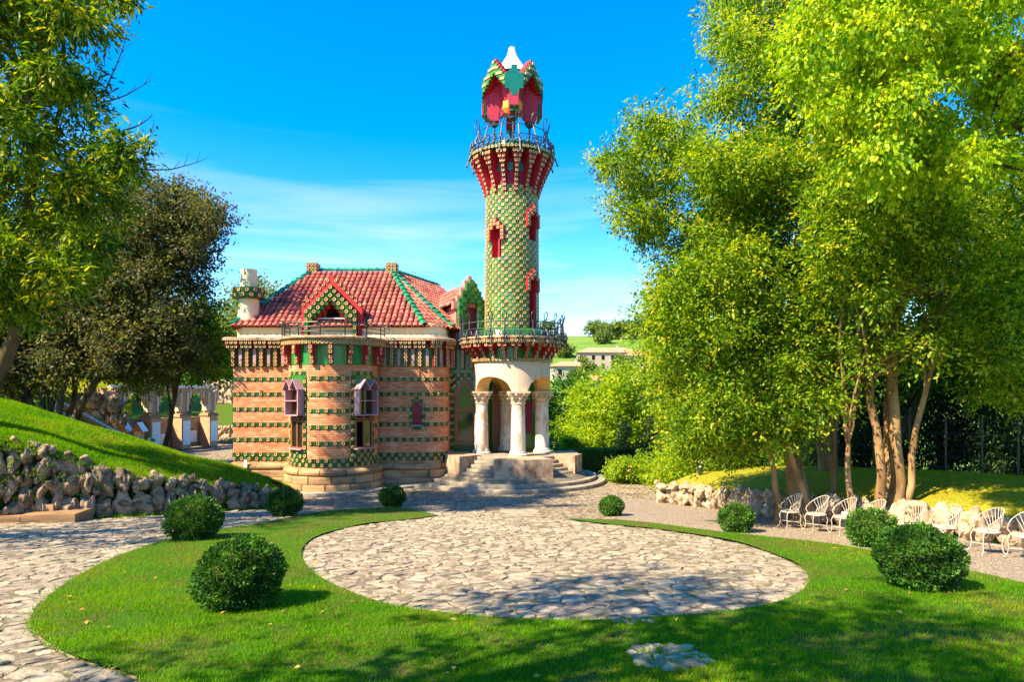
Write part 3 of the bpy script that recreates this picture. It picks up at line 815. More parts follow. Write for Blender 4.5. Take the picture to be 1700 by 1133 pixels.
# stone plinth with a rolled top course, cut into blocks
def plinth(line, name, step):
    n = max(1, round(line.len / step))
    root = None
    prof_roll = [(.0, 1.0), (.10, .985), (.20, .93), (.255, .85), (.24, .77), (.17, .71), (.10, .69)]
    prof_mid = [(.10, .70), (.20, .685), (.225, .62), (.225, .40), (.20, .35)]
    prof_low = [(.20, .36), (.29, .34), (.315, .28), (.315, .10), (.30, -.15)]
    its = []
    for ci, (prof, ph) in enumerate(((prof_roll, 0), (prof_mid, .5), (prof_low, .2))):
        cuts = [0.0] + [min(line.len, (k + ph + random.uniform(-.12, .12)) * line.len / n) for k in range(1 if ph == 0 else 0, n + 1)]
        cuts = sorted(set([c for c in cuts if c >= 0])); cuts[-1] = line.len
        if cuts[-1] - cuts[-2] < .1: cuts.pop(-2)
        for u0, u1 in zip(cuts, cuts[1:]):
            k = max(2, int((u1 - u0) / .2))
            L_ = Line([line.pos(u0 + .008 + (u1 - u0 - .016) * q / k)[0] for q in range(k + 1)])
            bb = MB(); jo = random.uniform(-.012, .012)
            strip(bb, L_, [(o + jo, z) for o, z in prof])
            e0 = [(L_.off(o + jo)[0], z) for o, z in prof]; e1 = [(L_.off(o + jo)[-1], z) for o, z in prof]
            bs0, bs1 = L_.off(-.1)[0], L_.off(-.1)[-1]
            bb.face([(p.x, p.y, z) for p, z in e0] + [(bs0.x, bs0.y, prof[-1][1]), (bs0.x, bs0.y, prof[0][1])])
            bb.face([(p.x, p.y, z) for p, z in e1][::-1] + [(bs1.x, bs1.y, prof[0][1]), (bs1.x, bs1.y, prof[-1][1])])
            its.append(bb.mesh('plinth_block', M_plinth, 40))
    pl = MB(); strip(pl, line, [(.03, -.15), (.03, 1.0)]); par = pl.build('plinth', M_block, villa)
    for me in its: link(bpy.data.objects.new('plinth_block', me), par)
plinth(lineL, 'plinth', 1.0); plinth(lineR, 'plinth', .95); plinth(lineB, 'plinth', .9)

# small white plate fixed low on the left plinth
b = MB(); p = at(407, 774, 29.86); b.box((p.x, 29.9, .98), (.14, .03, .34)); b.build('white_plate', M_panel, villa)

# frieze: green glazed panels, corbels with flower tiles, cornice
def corbel_wall(line, parent, flowers, step, z0=5.30, z1=6.5):
    b = MB(); strip(b, line, [(.015, z0), (.015, z1)]); b.build('frieze', M_green, parent)
    n = int(line.len / step)
    for i in range(n):
        u = (i + .5) * line.len / n; p, nn = line.pos(u); t = Vector((-nn.y, nn.x))
        M = Matrix(((t.x, nn.x, 0, p.x), (t.y, nn.y, 0, p.y), (0, 0, 1, 0), (0, 0, 0, 1)))
        c = MB()
        c.box((0, .07, (z0 + 6.12) / 2), (.19, .13, 6.12 - z0), M, 0)
        c.box((0, .12, 6.20), (.56, .23, .17), M, 0); c.box((0, .15, 6.37), (.60, .30, .17), M, 0)
        c.build('corbel', M_dred, parent)
        for k in range(5): q = p + nn * .137; flowers.append(fM((q.x, q.y, z0 + .09 + k * T * .985), nn, T * .92))
        for k in (-1, 0, 1):
            q = p + nn * .238 + t * k * .18; flowers.append(fM((q.x, q.y, 6.20), nn, T * .9))
            q = p + nn * .303 + t * k * .19; flowers.append(fM((q.x, q.y, 6.37), nn, T * .9))
        # half pilaster between two corbels
        u2 = u + step / 2
        if u2 < line.len - .1:
            p2, n2 = line.pos(u2); t2 = Vector((-n2.y, n2.x)); M2 = Matrix(((t2.x, n2.x, 0, p2.x), (t2.y, n2.y, 0, p2.y), (0, 0, 1, 0), (0, 0, 0, 1)))
            c = MB(); c.box((0, .045, (z0 + 6.1) / 2), (.13, .08, 6.1 - z0), M2, 0); c.build('pilaster', M_purple, parent)
            q = p2 + n2 * .088; flowers.append(fM((q.x, q.y, z0 + .09), n2, T * .85))
    b = MB(); strip(b, line, [(.0, z1 - .05), (.36, z1 - .045), (.36, z1 + .06), (.30, z1 + .10), (-.6, z1 + .13)]); b.build('cornice', M_block, parent)
corbel_wall(Line([(-12.62, 33), (-12.48, 30.2), (-9.6, 30.2)]), wallL, fl_L, .62)
corbel_wall(lineR, wallR, fl_R, .62)

# bay frieze with stepped red brackets, slab and railing
b = MB(); strip(b, lineB, [(.012, 5.30), (.012, 6.12)]); b.build('frieze', M_greenb, bay)
nbk = 10
for i in range(nbk):
    a = -99 + 198 * i / (nbk - 1); u = (a + 106) / 212 * lineB.len; p, nn = lineB.pos(u); t = Vector((-nn.y, nn.x))
    M = Matrix(((t.x, nn.x, 0, p.x), (t.y, nn.y, 0, p.y), (0, 0, 1, 0), (0, 0, 0, 1)))
    c = MB(); c.box((0, .08, 5.53), (.19, .18, .42), M, 0); c.box((0, .15, 5.93), (.19, .32, .37), M, 0); c.build('bracket', M_red, bay)
    for k, (z, o) in enumerate(((5.42, .172), (5.61, .172), (5.83, .312), (6.01, .312))):
        q = p + nn * o; fl_bay.append(fM((q.x, q.y, z), nn, T * .95))
ring = Line(arc(BC, BR + .30, -108, 108, 40))
b = MB(); strip(b, ring, [(-.3, 6.12), (.0, 6.125), (.0, 6.31), (.06, 6.34), (.12, 6.39), (.12, 6.45), (.05, 6.48), (-2.1, 6.50)]); b.build('balcony_slab', M_block, bay)
n = int(ring.len / T)
for i in range(n):
    p, nn = ring.pos((i + .5) * ring.len / n); fl_bay.append(fM((p.x + nn.x * .004, p.y + nn.y * .004, 6.22), nn, T * .93))
rail = thing_part = bpy.data.objects.new('balcony_railing', None); link(rail, villa)
for zz, rad in ((7.02, .034), (6.84, .02), (6.66, .02)):
    b = MB(); b.tube([(p.x, p.y, zz) for p in arc(BC, BR + .30, -104, 104, 40)], rad, 6); b.build('rail', M_blackiron, rail)
for i in range(9):
    a = -104 + 208 * i / 8; p = arc(BC, BR + .30, a, a + 1, 1)[0]; q = arc(BC, BR + .52, a, a + 1, 1)[0]
    b = MB(); b.tube([(p.x, p.y, 6.45), (p.x, p.y, 7.04)], .028, 6)
    nn = (q - p).normalized()
    if i % 2 == 0 or i in (0, 8):                       # scrolled finial
        pts = [(p.x + nn.x * r_, p.y + nn.y * r_, z) for r_, z in ((0, 6.98), (.08, 7.10), (.2, 7.14), (.28, 7.06), (.24, 6.98), (.17, 7.0))]
        b.tube(pts, .024, 5); b.tube([(x, y, z - .12) for x, y, z in pts[1:]], .02, 5)
    b.build('post', M_blackiron, rail)
pieces(bay, 'flower_tile', [FLOWER], fl_bay, 300, 'flower_tile_field')
pieces(wallL, 'flower_tile', [FLOWER], fl_L, 200, 'flower_tile_field')

# bay windows: brown casement below, mauve gabled hood above
def frame2(p, nn):
    t = Vector((-nn.y, nn.x)); return Matrix(((t.x, nn.x, 0, p.x), (t.y, nn.y, 0, p.y), (0, 0, 1, 0), (0, 0, 0, 1)))
for wi, (a, h) in enumerate(bayw):
    u = (a + 106) / 212 * lineB.len; p, nn = lineB.pos(u); M = frame2(p, nn)
    w = 2 * BR * math.sin(R(h)); 
    win = link(bpy.data.objects.new('window', None), villa)
    b = MB(); b.box((0, -.30, 3.2), (w + .3, .04, 3.0), M); b.build('room_shade', M_dark, win)
    b = MB()
    for x in (-w / 2 + .03, 0, w / 2 - .03): b.box((x, -.06, 3.15), (.06, .09, 2.7), M)
    for z in (1.84, 2.95, 3.05): b.box((0, -.055, z), (w, .08, .05), M)
    b.build('casement', M_wood, win)
    for x in (-w / 4, w / 4):
        if not (wi == 1 and x < 0): b = MB(); b.box((x, -.08, 2.4), (w / 2 - .08, .012, 1.05), M); b.build('pane', M_glass, win)
        b = MB(); b.box((x, -.08, 3.75), (w / 2 - .08, .012, 1.2), M); b.build('pane', M_glass, win)
    b = MB(); b.box((0, .05, 1.79), (w + .14, .22, .05), M); b.build('sill', M_purple, win)
    hd = MB()
    zb, zt = 3.18, 4.42
    for x in (-w / 2 - .03, w / 2 + .03): hd.box((x, .10, (zb + zt - .15) / 2), (.06, .34, zt - zb - .15), M)
    hd.box((0, .12, zb + .02), (w + .12, .38, .05), M); hd.box((0, .12, 3.80), (w + .06, .34, .04), M)
    for x0 in (-w / 4 - .02, w / 4 + .02):
        for sgn in (-1, 1):
            q = w / 4 + .07
            hd.poly([M @ Vector(v) for v in ((x0, -.03, zt + .22), (x0, .36, zt + .22), (x0 + sgn * q, .36, zt - .18), (x0 + sgn * q, -.03, zt - .18), (x0, -.03, zt + .28), (x0, .36, zt + .28), (x0 + sgn * (q + .03), .36, zt - .15), (x0 + sgn * (q + .03), -.03, zt - .15))], [(0, 1, 2, 3), (4, 7, 6, 5), (0, 4, 5, 1), (1, 5, 6, 2), (2, 6, 7, 3), (3, 7, 4, 0)])
    hd.build('hood', M_purple, win)
# small red window on the right wall, framed with tiles
p, nn = lineR.pos(swu); M = frame2(p, nn)
win = link(bpy.data.objects.new('window', None), villa)
b = MB(); b.box((0, .0, 3.15), (.40, .06, .92), M); b.box((0, .0, 3.66), (.17, .06, .14), M); b.build('shutter', M_dred, win)
b = MB(); b.box((0, .03, 2.66), (.5, .14, .05), M); b.build('sill', M_purple, win)
jb = MB()
for k in range(7):
    for x in (-.29, .29): jb.box((x, .01, 2.56 + k * T), (T * .97, .05, T * .97), M, var=random.random())
for k, (x, z) in enumerate(((-.17, 3.74), (.17, 3.74), (0, 3.88), (-.15, 2.55), (0, 2.55), (.15, 2.55))): jb.box((x, .012, z), (T * .97, .05, T * .97), M, var=random.random())
jb.build('tile_jamb', M_green, win, kind='stuff')
for k in range(0, 7, 2):
    for x in (-.29, .29): q = M @ Vector((x, .037, 2.56 + k * T)); fl_R.append(fM(q, nn, T * .85))
pieces(wallR, 'flower_tile', [FLOWER], fl_R, 300, 'flower_tile_field')

# cream band under the eaves
cl = Line([(-12.35, 36), (-12.25, 30.62), (-3.95, 30.62)] + arc((-3.95, 31.5), .9, 0, 90, 6)[1:] + [(-3.05, 34)])
b = MB(); strip(b, cl, [(0, 6.5), (0, 7.3)]); strip(b, cl, [(.0, 6.60), (.10, 6.60), (.10, 6.74), (0, 6.80)]); b.build('attic_wall', M_creamw, villa)

# ------------------------------------------------------------------ roof of barrel tiles
def barrel(mat, r0=.118, r1=.10, L_=.47, seg=5, name='roof_tile'):
    b = MB(); vs = []
    for (r_, y, lift) in ((r0, 0, .035), (r1, L_, .0)):
        for k in range(seg + 1): a_ = pi * k / seg; vs.append((r_ * math.cos(a_), y, r_ * math.sin(a_) * .9 + lift))
    for k in range(seg + 1): a_ = pi * k / seg; vs.append(((r0 - .025) * math.cos(a_), 0, (r0 - .025) * math.sin(a_) * .9 + .03))
    s = seg + 1
    b.poly(vs, [(k, k + 1, s + k + 1, s + k)[::-1] for k in range(seg)] + [(k, k + 1, 2 * s + k + 1, 2 * s + k) for k in range(seg)])
    return b.mesh(name, mat, 60)
BARREL = barrel(M_roof); RIDGE = barrel(M_ridge, .155, .125, .46, 6, 'ridge_tile')
RIDGES = barrel(M_ridge, .155, .125, .46, 6, 'ridge_tile')
def tile_facet(poly, items, dx=.265, dy=.37, inset=.06, w=1.0, lift=.02):
    P = [Vector(p) for p in poly]; e = (P[1] - P[0]).normalized(); n = (P[1] - P[0]).cross(P[-1] - P[0]).normalized()
    if n.z < 0: n = -n; 
    s = n.cross(e).normalized()
    if s.z < 0: s = -s
    if e.cross(s).dot(n) < 0: e = -e
    Q = [((p - P[0]).dot(e), (p - P[0]).dot(s)) for p in P]
    u0, u1, v1 = min(q[0] for q in Q), max(q[0] for q in Q), max(q[1] for q in Q)
    u = u0 + dx / 2
    while u < u1:
        v = -.10
        while v < v1:
            if inside(Q, u, max(.02, v + .22)):
                o = P[0] + e * (u + random.uniform(-.006, .006)) + s * (v + random.uniform(-.01, .01)) + n * lift
                M = Matrix(((e.x, s.x, n.x, o.x), (e.y, s.y, n.y, o.y), (e.z, s.z, n.z, o.z), (0, 0, 0, 1))) @ Matrix.Rotation(random.uniform(-.02, .02), 4, 'Z')
                items.append((0, M, w))
            v += dy
        u += dx
def ridge_run(a, c, parent, n_up=None, step=.40, w=1.0):
    """cap tiles laid from the low end a to the high end c"""
    a, c = Vector(a), Vector(c); d = (c - a).normalized(); k = int((c - a).length / step)
    side = d.cross(Vector((0, 0, 1))).normalized(); up = side.cross(d).normalized()
    for i in range(k):
        o = a + d * (i * (c - a).length / k) + up * .05
        M = Matrix(((side.x, d.x, up.x, o.x), (side.y, d.y, up.y, o.y), (side.z, d.z, up.z, o.z), (0, 0, 0, 1)))
        ob = link(bpy.data.objects.new('ridge_tile', RIDGE), parent); ob.matrix_local = M
EL, ER, RR_, RL_ = (-12.7, 30.45, 7.12), (-3.95, 30.45, 7.12), (-6.25, 35, 10.4), (-10.3, 35, 10.4)
P2, P3, RB = (-2.80, 31.45, 7.12), (-.9, 36.5, 7.12), (-4.35, 40.05, 10.4)
P4, RB2 = (-13.4, 40, 7.12), (-10.6, 41, 10.4)
b = MB()
for poly in ((EL, ER, RR_, RL_), (ER, P2, RR_), (P2, P3, RB, RR_), (P4, EL, RL_, RB2), (RB2, RL_, RR_, RB)): b.face(poly)
for a_, c_ in ((EL, ER), (ER, P2), (P2, P3), (P4, EL)):
    b.face([a_, c_, (c_[0], c_[1] + .5, c_[2] - .08), (a_[0], a_[1] + .5, a_[2] - .08)])
roof = b.build('roof', M_roofd, villa)
items = []
tile_facet((EL, ER, RR_, RL_), items, w=2.0); tile_facet((ER, P2, RR_), items, w=1.2); tile_facet((P2, P3, RB, RR_), items, w=.4)
pieces(roof, 'roof_tile', [BARREL], items, 300, 'roof_tile_field')
for a_, c_ in ((EL, RL_), (ER, RR_), (P2, RR_), (RL_, RR_), (RR_, RB)): ridge_run(a_, c_, roof)
# tile-clad ridge blocks
for px, py in ((519, 446), (650, 449)):
    p = at(px, py, 34.9); b = MB(); b.box((p.x, 35.0, 10.50), (.56, .56, .66)); b.build('ridge_block', M_block, roof)
    its = []
    for i in (-1, 0, 1):
        for k in (-1, 0, 1): its.append(fM((p.x + i * .18, 34.718, 10.55 + k * .18), (0, -1), .165)); its.append(fM((p.x + .282, 35.0 + i * .18, 10.55 + k * .18), (1, 0), .165))
    pieces(roof, 'flower_tile', [FLOWER], its, 40)

# chimney on the left with a tiled ring
ch = link(bpy.data.objects.new('chimney', None), villa)
p = at(413, 500, 31.2); cc = (p.x, 31.2)
b = MB(); b.lathe([(.50, 6.6), (.46, 7.6), (.46, 8.45)], 28, cc); b.box((cc[0], 31.5, 7.1), (.95, .9, 1.3)); b.build('stack', M_creamw, ch, 40)
b = MB(); b.lathe([(.40, 8.46), (.70, 8.48), (.70, 8.95), (.36, 8.98)], 28, cc); b.build('tiled_ring', M_green, ch)
b = MB(); b.lathe([(.36, 8.9), (.37, 9.82), (.28, 9.83), (.28, 9.2)], 24, cc); b.build('flue', M_creamw, ch, 40)
its = []
for i in range(24):
    a_ = 2 * pi * i / 24
    for k, z in enumerate((8.60, 8.82)):
        if (i + k) % 2 == 0: its.append(fM((cc[0] + .703 * math.sin(a_), cc[1] - .703 * math.cos(a_), z), (math.sin(a_), -math.cos(a_)), .17))
pieces(ch, 'flower_tile', [FLOWER], its, 40)

# ------------------------------------------------------------------ tiled gable dormer over the bay
dor = link(bpy.data.objects.new('dormer', None), villa)
DX, DY, C = -8.15, 30.25, .182
def gable_top(i): return 13 - abs(i) if abs(i) <= 7 else -1          # rows filled in column i
green, red, its = MB(), MB(), []
for i in range(-6, 7):
    for k in range(-1, 13 - abs(i)):
        z = 6.6 + (k + .5) * C
        if (abs(i) <= 5 and k < 4) or (k >= 4 and abs(i) <= 5 - (k - 3)): continue
        green.box((DX + i * C, DY + .12, z), (C * .97, .24, C * .97), var=random.random())
        if (i + k) % 2 == 0: its.append(fM((DX + i * C, DY - .004, z), (0, -1), C * .92))
for i in range(-7, 8):
    z1 = 6.6 + (15.5 - abs(i)) * C
    if abs(i) >= 1: its.append(fM((DX + i * C, DY + .246, z1 - .03), (0, -1), C * .8))
green.build('gable', M_green, dor); rp_ = MB()
# the parapet stands round the opening only
for i in range(-7, 8):
    z1 = 6.6 + (15.5 - abs(i)) * C; zl = 6.5 if abs(i) > 5 else 6.6 + (8.4 - abs(i)) * C
    rp_.box((DX + i * C, DY + .42, (z1 + zl) / 2), (C, .34, z1 - zl))
rp_.build('stepped_parapet', M_red, dor)
pieces(dor, 'flower_tile', [FLOWER], its, 200)
b = MB(); b.box((DX, DY + .62, 7.35), (2.0, .05, 1.8)); b.build('back_panel', M_dark, dor)
b = MB(); b.box((DX, DY + .30, 7.50), (1.5, .08, .05)); b.build('tie_beam', M_coping, dor)
b = MB()
for x in (-.36, .36): b.box((DX + x, DY + .5, 7.2), (.10, .1, 1.5))
b.build('mullion', M_wood, dor)
b = MB(); b.box((DX, DY + .56, 7.0), (.58, .03, .9)); b.build('pane', M_glass, dor)
b = MB()
for s in (-1, 1): b.face([(DX, DY + .6, 9.2), (DX, 34.4, 9.2), (DX + s * 1.5, 34.4, 7.7), (DX + s * 1.5, DY + .6, 7.7)][::s]); b.face([(DX + s * 1.3, DY + .6, 6.6), (DX + s * 1.3, 33.5, 6.6), (DX + s * 1.3, 33.5, 7.85), (DX + s * 1.3, DY + .6, 7.85)])
b.build('dormer_roof', M_red, dor)

# right dormer with pink side wall, beside the tower
dor2 = link(bpy.data.objects.new('dormer', None), villa)
dor2.location = (-1.93, 32.45, 0); dor2.rotation_euler = (0, 0, R(24))
green, its = MB(), []
C2 = .19
for i in range(-3, 4):
    top = {3: 11, 2: 13, 1: 15, 0: 16}[abs(i)]
    for k in range(-2, top):
        if abs(i) <= 1 and 1 <= k < 10: continue
        z = 6.55 + (k + .5) * C2; pr = random.uniform(0, .05) if (i + k) % 2 else .07
        green.box((i * C2, .12 - pr / 2, z), (C2 * .97, .25 + pr, C2 * .97), var=random.random())
green.build('gable', M_tgreen, dor2)
b = MB()
for i in range(-4, 5):
    top = {4: 10.5, 3: 11.9, 2: 13.9, 1: 15.9, 0: 17.0}[abs(i)]
    z1 = 6.55 + top * C2; zl = 6.55 + (9 if abs(i) < 4 else 8.5) * C2
    b.box((i * C2, .40, (z1 + zl) / 2), (C2 * 1.02, .32, z1 - zl))
b.build('stepped_parapet', M_pink, dor2)
b = MB(); b.box((-.66, 1.9, 7.35), (.10, 3.2, 2.0)); b.box((.66, 1.9, 7.35), (.10, 3.2, 2.0)); b.build('side_wall', M_pink, dor2)
b = MB(); b.box((0, .34, 7.55), (.6, .04, 1.75)); b.build('shutter', M_dred, dor2)
b = MB(); b.box((-.10, .25, 7.5), (.05, .06, 1.7)); b.box((-.28, .25, 7.5), (.05, .06, 1.7)); b.box((-.19, .25, 7.6), (.2, .06, .05)); b.build('casement', M_wood, dor2)
b = MB(); zr, ze = 9.35, 8.35
for s in (-1, 1): b.face([(0, .5, zr), (0, 4.5, zr), (s * .95, 4.5, ze), (s * .95, .5, ze)][::s])
rd = b.build('dormer_roof', M_roofd, dor2)
its = []
for s in (-1, 1):
    tile_facet(((-.95, 4.5, ze), (-.95, .5, ze), (0, .5, zr), (0, 4.5, zr)) if s < 0 else ((.95, .5, ze), (.95, 4.5, ze), (0, 4.5, zr), (0, .5, zr)), its)
pieces(rd, 'roof_tile', [BARREL], [(i_, m_) for i_, m_, w_ in its], 160)

# ------------------------------------------------------------------ wall and doors behind the porch
lineP = Line([(-2.95, 32.2), (-1.35, 32.25), (-1.0, 33.6), (1.15, 33.75), (1.5, 37)])
b = MB(); strip(b, lineP, [(0, .5), (0, 6.6)], 0); pw = b.build('porch_wall', M_greenb, villa)
fl_P = []
win = link(bpy.data.objects.new('arched_window', None), villa)
M = frame2(Vector((-2.22, 32.17)), Vector((0, -1)))
# pointed wooden window
b = MB()
for x in (-.43, .43): b.box((x, .05, 2.95), (.15, .14, 2.5), M)
for z in (1.72, 3.30): b.box((0, .05, z), (.86, .11, .13), M)
for s in (-1, 1):
    b.poly([M @ Vector(v) for v in ((s * .49, -.01, 4.2), (s * .49, .11, 4.2), (0, .11, 4.78), (0, -.01, 4.78), (s * .36, -.01, 4.12), (s * .36, .11, 4.12), (0, .11, 4.55), (0, -.01, 4.55))], [(0, 1, 2, 3), (4, 5, 6, 7), (1, 2, 6, 5), (0, 3, 7, 4)])
b.build('frame', M_wood, win)
b = MB(); b.box((0, .02, 2.5), (.76, .02, 1.5), M); b.build('pane', M_glass, win)
b = MB(); b.prism([(-.38, 3.36), (.38, 3.36), (.38, 4.15), (0, 4.58), (-.38, 4.15)], -.02, .02, M @ Matrix.Rotation(R(90), 4, 'X')); b.build('pane', M_glass, win)
bb = MB()
for k in range(22):
    z = 1.35 + k * T
    for x in (-.62,): bb.box((x, .02, z), (T * .98, .06, T * .98), M, var=random.random()); 
    if k % 2 == 0: q = M @ Vector((-.62, .052, z)); fl_P.append(fM(q, (0, -1), T * .9))
for k in range(4):
    for i in range(-4, 6):
        z = 4.46 + k * T; x = i * T
        if abs(x) < .44 - k * .15: continue
        if z < 4.5 and abs(x) < .5: continue
        bb.box((x, .02, z), (T * .98, .06, T * .98), M, var=random.random())
        if (i + k) % 2: q = M @ Vector((x, .052, z)); fl_P.append(fM(q, (0, -1), T * .9))
for i in range(-3, 3):
    for k in range(2): bb.box((i * T + .08, .02, 1.36 + k * T), (T * .98, .06, T * .98), M, var=random.random())
bb.build('tile_surround', M_green, win, kind='stuff')
# corbelled eave above
for i in range(4):
    x = -2.75 + i * .42; c = MB(); c.box((x, 31.95, 5.75), (.2, .5, .95)); c.build('corbel', M_dred, pw)
    for k in range(5): fl_P.append(fM((x, 31.696, 5.36 + k * T), (0, -1), T * .92))
pieces(pw, 'flower_tile', [FLOWER], fl_P, 150)
# main door: dark leaf, turned wooden mullion
door = link(bpy.data.objects.new('door', None), villa)
b = MB(); b.box((-.35, 33.55, 2.9), (1.2, .08, 3.3)); b.build('door_leaf', M_wood, door)
b = MB(); b.box((-.35, 33.50, 3.0), (.5, .03, 2.2)); b.build('pane', M_glass, door)
b = MB(); b.lathe([(.17, 1.28), (.17, 1.5), (.13, 1.55), (.12, 3.4), (.16, 3.45), (.12, 3.52), (.12, 3.9), (.15, 3.95), (.11, 4.0), (.09, 5.0)], 14, (-.12, 33.2)); b.build('door_post', M_wood, door, 40)
b = MB(); b.box((.85, 33.62, 2.9), (.34, .1, 1.6)); b.build('side_shutter', M_dred, door)
its = []
for i in range(2):
    for k in range(6): its.append(fM((1.06 + i * T, 33.70, 3.2 + k * T), (.05, -1), T * .92))
pieces(door, 'flower_tile', [FLOWER], its, 20)

# ================================================================== TOWER
tower = thing('tower', 'tall round tower of green and cream flower tiles above a columned porch', 'tower')
TC = (0.0, 31.8)
def tp(a, r_, z): return Vector((TC[0] + r_ * math.sin(a), TC[1] - r_ * math.cos(a), z))
def tn(a): return Vector((math.sin(a), -math.cos(a)))
NC, Z0, NR, RH = 46, 7.05, 40, .164
def TR(z): return 1.255 - .045 * (z - 7) / 6.6
twins = [(-37, 3, 20, 28), (54, 3, 25, 32), (54, 3, 0, 14)]        # angle, columns, first and last row
holes = set()
for a, w, r0_, r1_ in twins:
    c0 = round(a / 360 * NC - w / 2)
    for i in range(w):
        for r_ in range(r0_, r1_): holes.add(((c0 + i) % NC, r_))
b = MB(); its = []
for i in range(NC):
    a0, a1 = 2 * pi * i / NC, 2 * pi * (i + 1) / NC
    for r_ in range(NR):
        if (i, r_) in holes: continue
        z0, z1 = Z0 + r_ * RH, Z0 + (r_ + 1) * RH
        g = .006
        rr0, rr1 = TR(z0), TR(z1)
        b.face([tp(a0 + g, rr0, z0 + .006), tp(a1 - g, rr0, z0 + .006), tp(a1 - g, rr1, z1 - .006), tp(a0 + g, rr1, z1 - .006)], 0, None, random.random())
        am = (a0 + a1) / 2
        if (i + r_) % 2:
            p = tp(am, (rr0 + rr1) / 2 - .006, (z0 + z1) / 2); nn = tn(am)
            its.append((0, tile_M(p, nn, .126 + random.uniform(-.006, .006), R(random.uniform(-10, 4))), max(.01, -nn.y + .3)))
shaft = b.build('shaft', M_tgreen, tower)
b = MB()
for i in range(NC):                                           # mortar body just behind the glazed tiles
    for r_ in range(NR):
        if (i, r_) in holes: continue
        a0, a1 = 2 * pi * i / NC, 2 * pi * (i + 1) / NC; z0, z1 = Z0 + r_ * RH, Z0 + (r_ + 1) * RH
        b.face([tp(a0, TR(z0) - .008, z0), tp(a1, TR(z0) - .008, z0), tp(a1, TR(z1) - .008, z1), tp(a0, TR(z1) - .008, z1)])
b.build('shaft_core', M_sandy, tower)
pieces(shaft, 'flower_tile', [BOSS], its, 300, 'flower_tile_field')
for a, w, r0_, r1_ in twins:
    c0 = round(a / 360 * NC - w / 2); a0, a1 = 2 * pi * c0 / NC, 2 * pi * (c0 + w) / NC; z0, z1 = Z0 + r0_ * RH, Z0 + r1_ * RH
    wn_ = link(bpy.data.objects.new('window', None), tower); b = MB()
    ri = 1.255 - .30
    for s_, aa in ((0, a0), (1, a1)): q = [tp(aa, 1.25, z0), tp(aa, ri, z0), tp(aa, ri, z1), tp(aa, 1.25, z1)]; b.face(q if s_ else q[::-1])
    am = (a0 + a1) / 2
    for zz in (z0, z1): b.face([tp(a0, 1.26, zz), tp(am, 1.26, zz), tp(a1, 1.26, zz), tp(a1, ri, zz), tp(a0, ri, zz)])
    b.face([tp(a0, ri, z0), tp(a1, ri, z0), tp(a1, ri, z1), tp(a0, ri, z1)]); b.build('reveal', M_red, wn_)
    b = MB(); M = frame2(tp(am, 1.0, 0).to_2d(), tn(am)); b.box((.0, .0, (z0 + z1) / 2), (.06, .05, z1 - z0), M); b.build('casement', M_dred, wn_)
    hd = MB(); fi = []
    da = 2 * pi / NC
    for k, (dc, zlo, zhi) in enumerate(((-(w / 2 + .5), z1 - 3.4 * RH, z1 + .6 * RH), (w / 2 + .5, z1 - 3.4 * RH, z1 + .6 * RH), (-w / 2 + .5, z1 - .4 * RH, z1 + 1.7 * RH), (w / 2 - .5, z1 - .4 * RH, z1 + 1.7 * RH), (0, z1 + .6 * RH, z1 + 2.9 * RH))):
        aa = am + dc * da; M = frame2(tp(aa, 1.2, 0).to_2d(), tn(aa)); pr = .17
        hd.box((0, pr / 2, (zlo + zhi) / 2), (1.25 * da * 1.08, pr, zhi - zlo), M)
        z = zlo + RH / 2
        while z < zhi - .05: fi.append(fM(tp(aa, 1.2 + pr + .002, z), tn(aa), .145)); z += RH * 1.0
    hd.build('hood', M_red, wn_); pieces(wn_, 'flower_tile', [FLOWER], fi, 40)
b = MB(); b.lathe([(1.9, 6.5), (1.72, 6.95), (1.55, 7.02), (1.26, 7.10)], 40, TC); b.build('shaft_base', M_tgreen, tower, 30)

# flaring crown of red corbels
b = MB(); b.lathe([(1.19, 13.5), (1.19, 15.08), (1.8, 15.10)], 48, TC); b.build('corbel_drum', M_dred, tower, 30)
its = []
NRIB = 16
for i in range(NRIB):
    a = 2 * pi * (i + .35) / NRIB; M = frame2(Vector(TC), tn(a)); c = MB()
    for k in range(9):
        z = 13.30 + k * .19; ro = 1.29 + .62 * (k / 8) ** 1.15; w_ = .17 if k < 6 else (.17, .30, .46)[k - 6 if k - 6 < 3 else 2]
        if k == 6: w_ = .24
        c.box((0, (1.1 + ro) / 2, z + .10), (w_, ro - 1.1, .20), M)
        for dx in ((0,) if k < 6 else ((-.06, .06) if k == 6 else ((-.1, .1) if k == 7 else (-.16, 0, .16)))):
            q = M @ Vector((dx, ro + .003, z + .10)); its.append(fM(q, tn(a), .15))
    c.build('corbel', M_red, tower)
pieces(tower, 'corbel_flower_tile', [FLOWER], its, 240)
for i in range(NRIB):
    a = 2 * pi * (i + .85) / NRIB; M = frame2(Vector(TC), tn(a)); c = MB(); c.box((0, 1.20, 14.42), (.24, .06, .36), M); c.build('niche_panel', M_teal, tower)
GZ = -.42
b = MB(); b.lathe([(r_, z_ + GZ) for r_, z_ in [(1.2, 15.42), (1.93, 15.43), (1.98, 15.5), (1.98, 15.58), (1.9, 15.63), (0, 15.68)]], 40, TC); b.build('gallery_slab', M_green, tower, 30)
its = []
for i in range(70):
    a = 2 * pi * i / 70; its.append(fM(tp(a, 1.983, 15.53 + GZ), tn(a), .14))
pieces(tower, 'gallery_flower_tile', [FLOWER], its, 70)
b = MB(); b.lathe([(r_, z_ + GZ) for r_, z_ in [(1.25, 15.64), (1.18, 16.12), (1.05, 16.14), (1.0, 15.8), (.2, 15.9)]], 24, TC); b.build('gallery_bench', M_teal, tower)

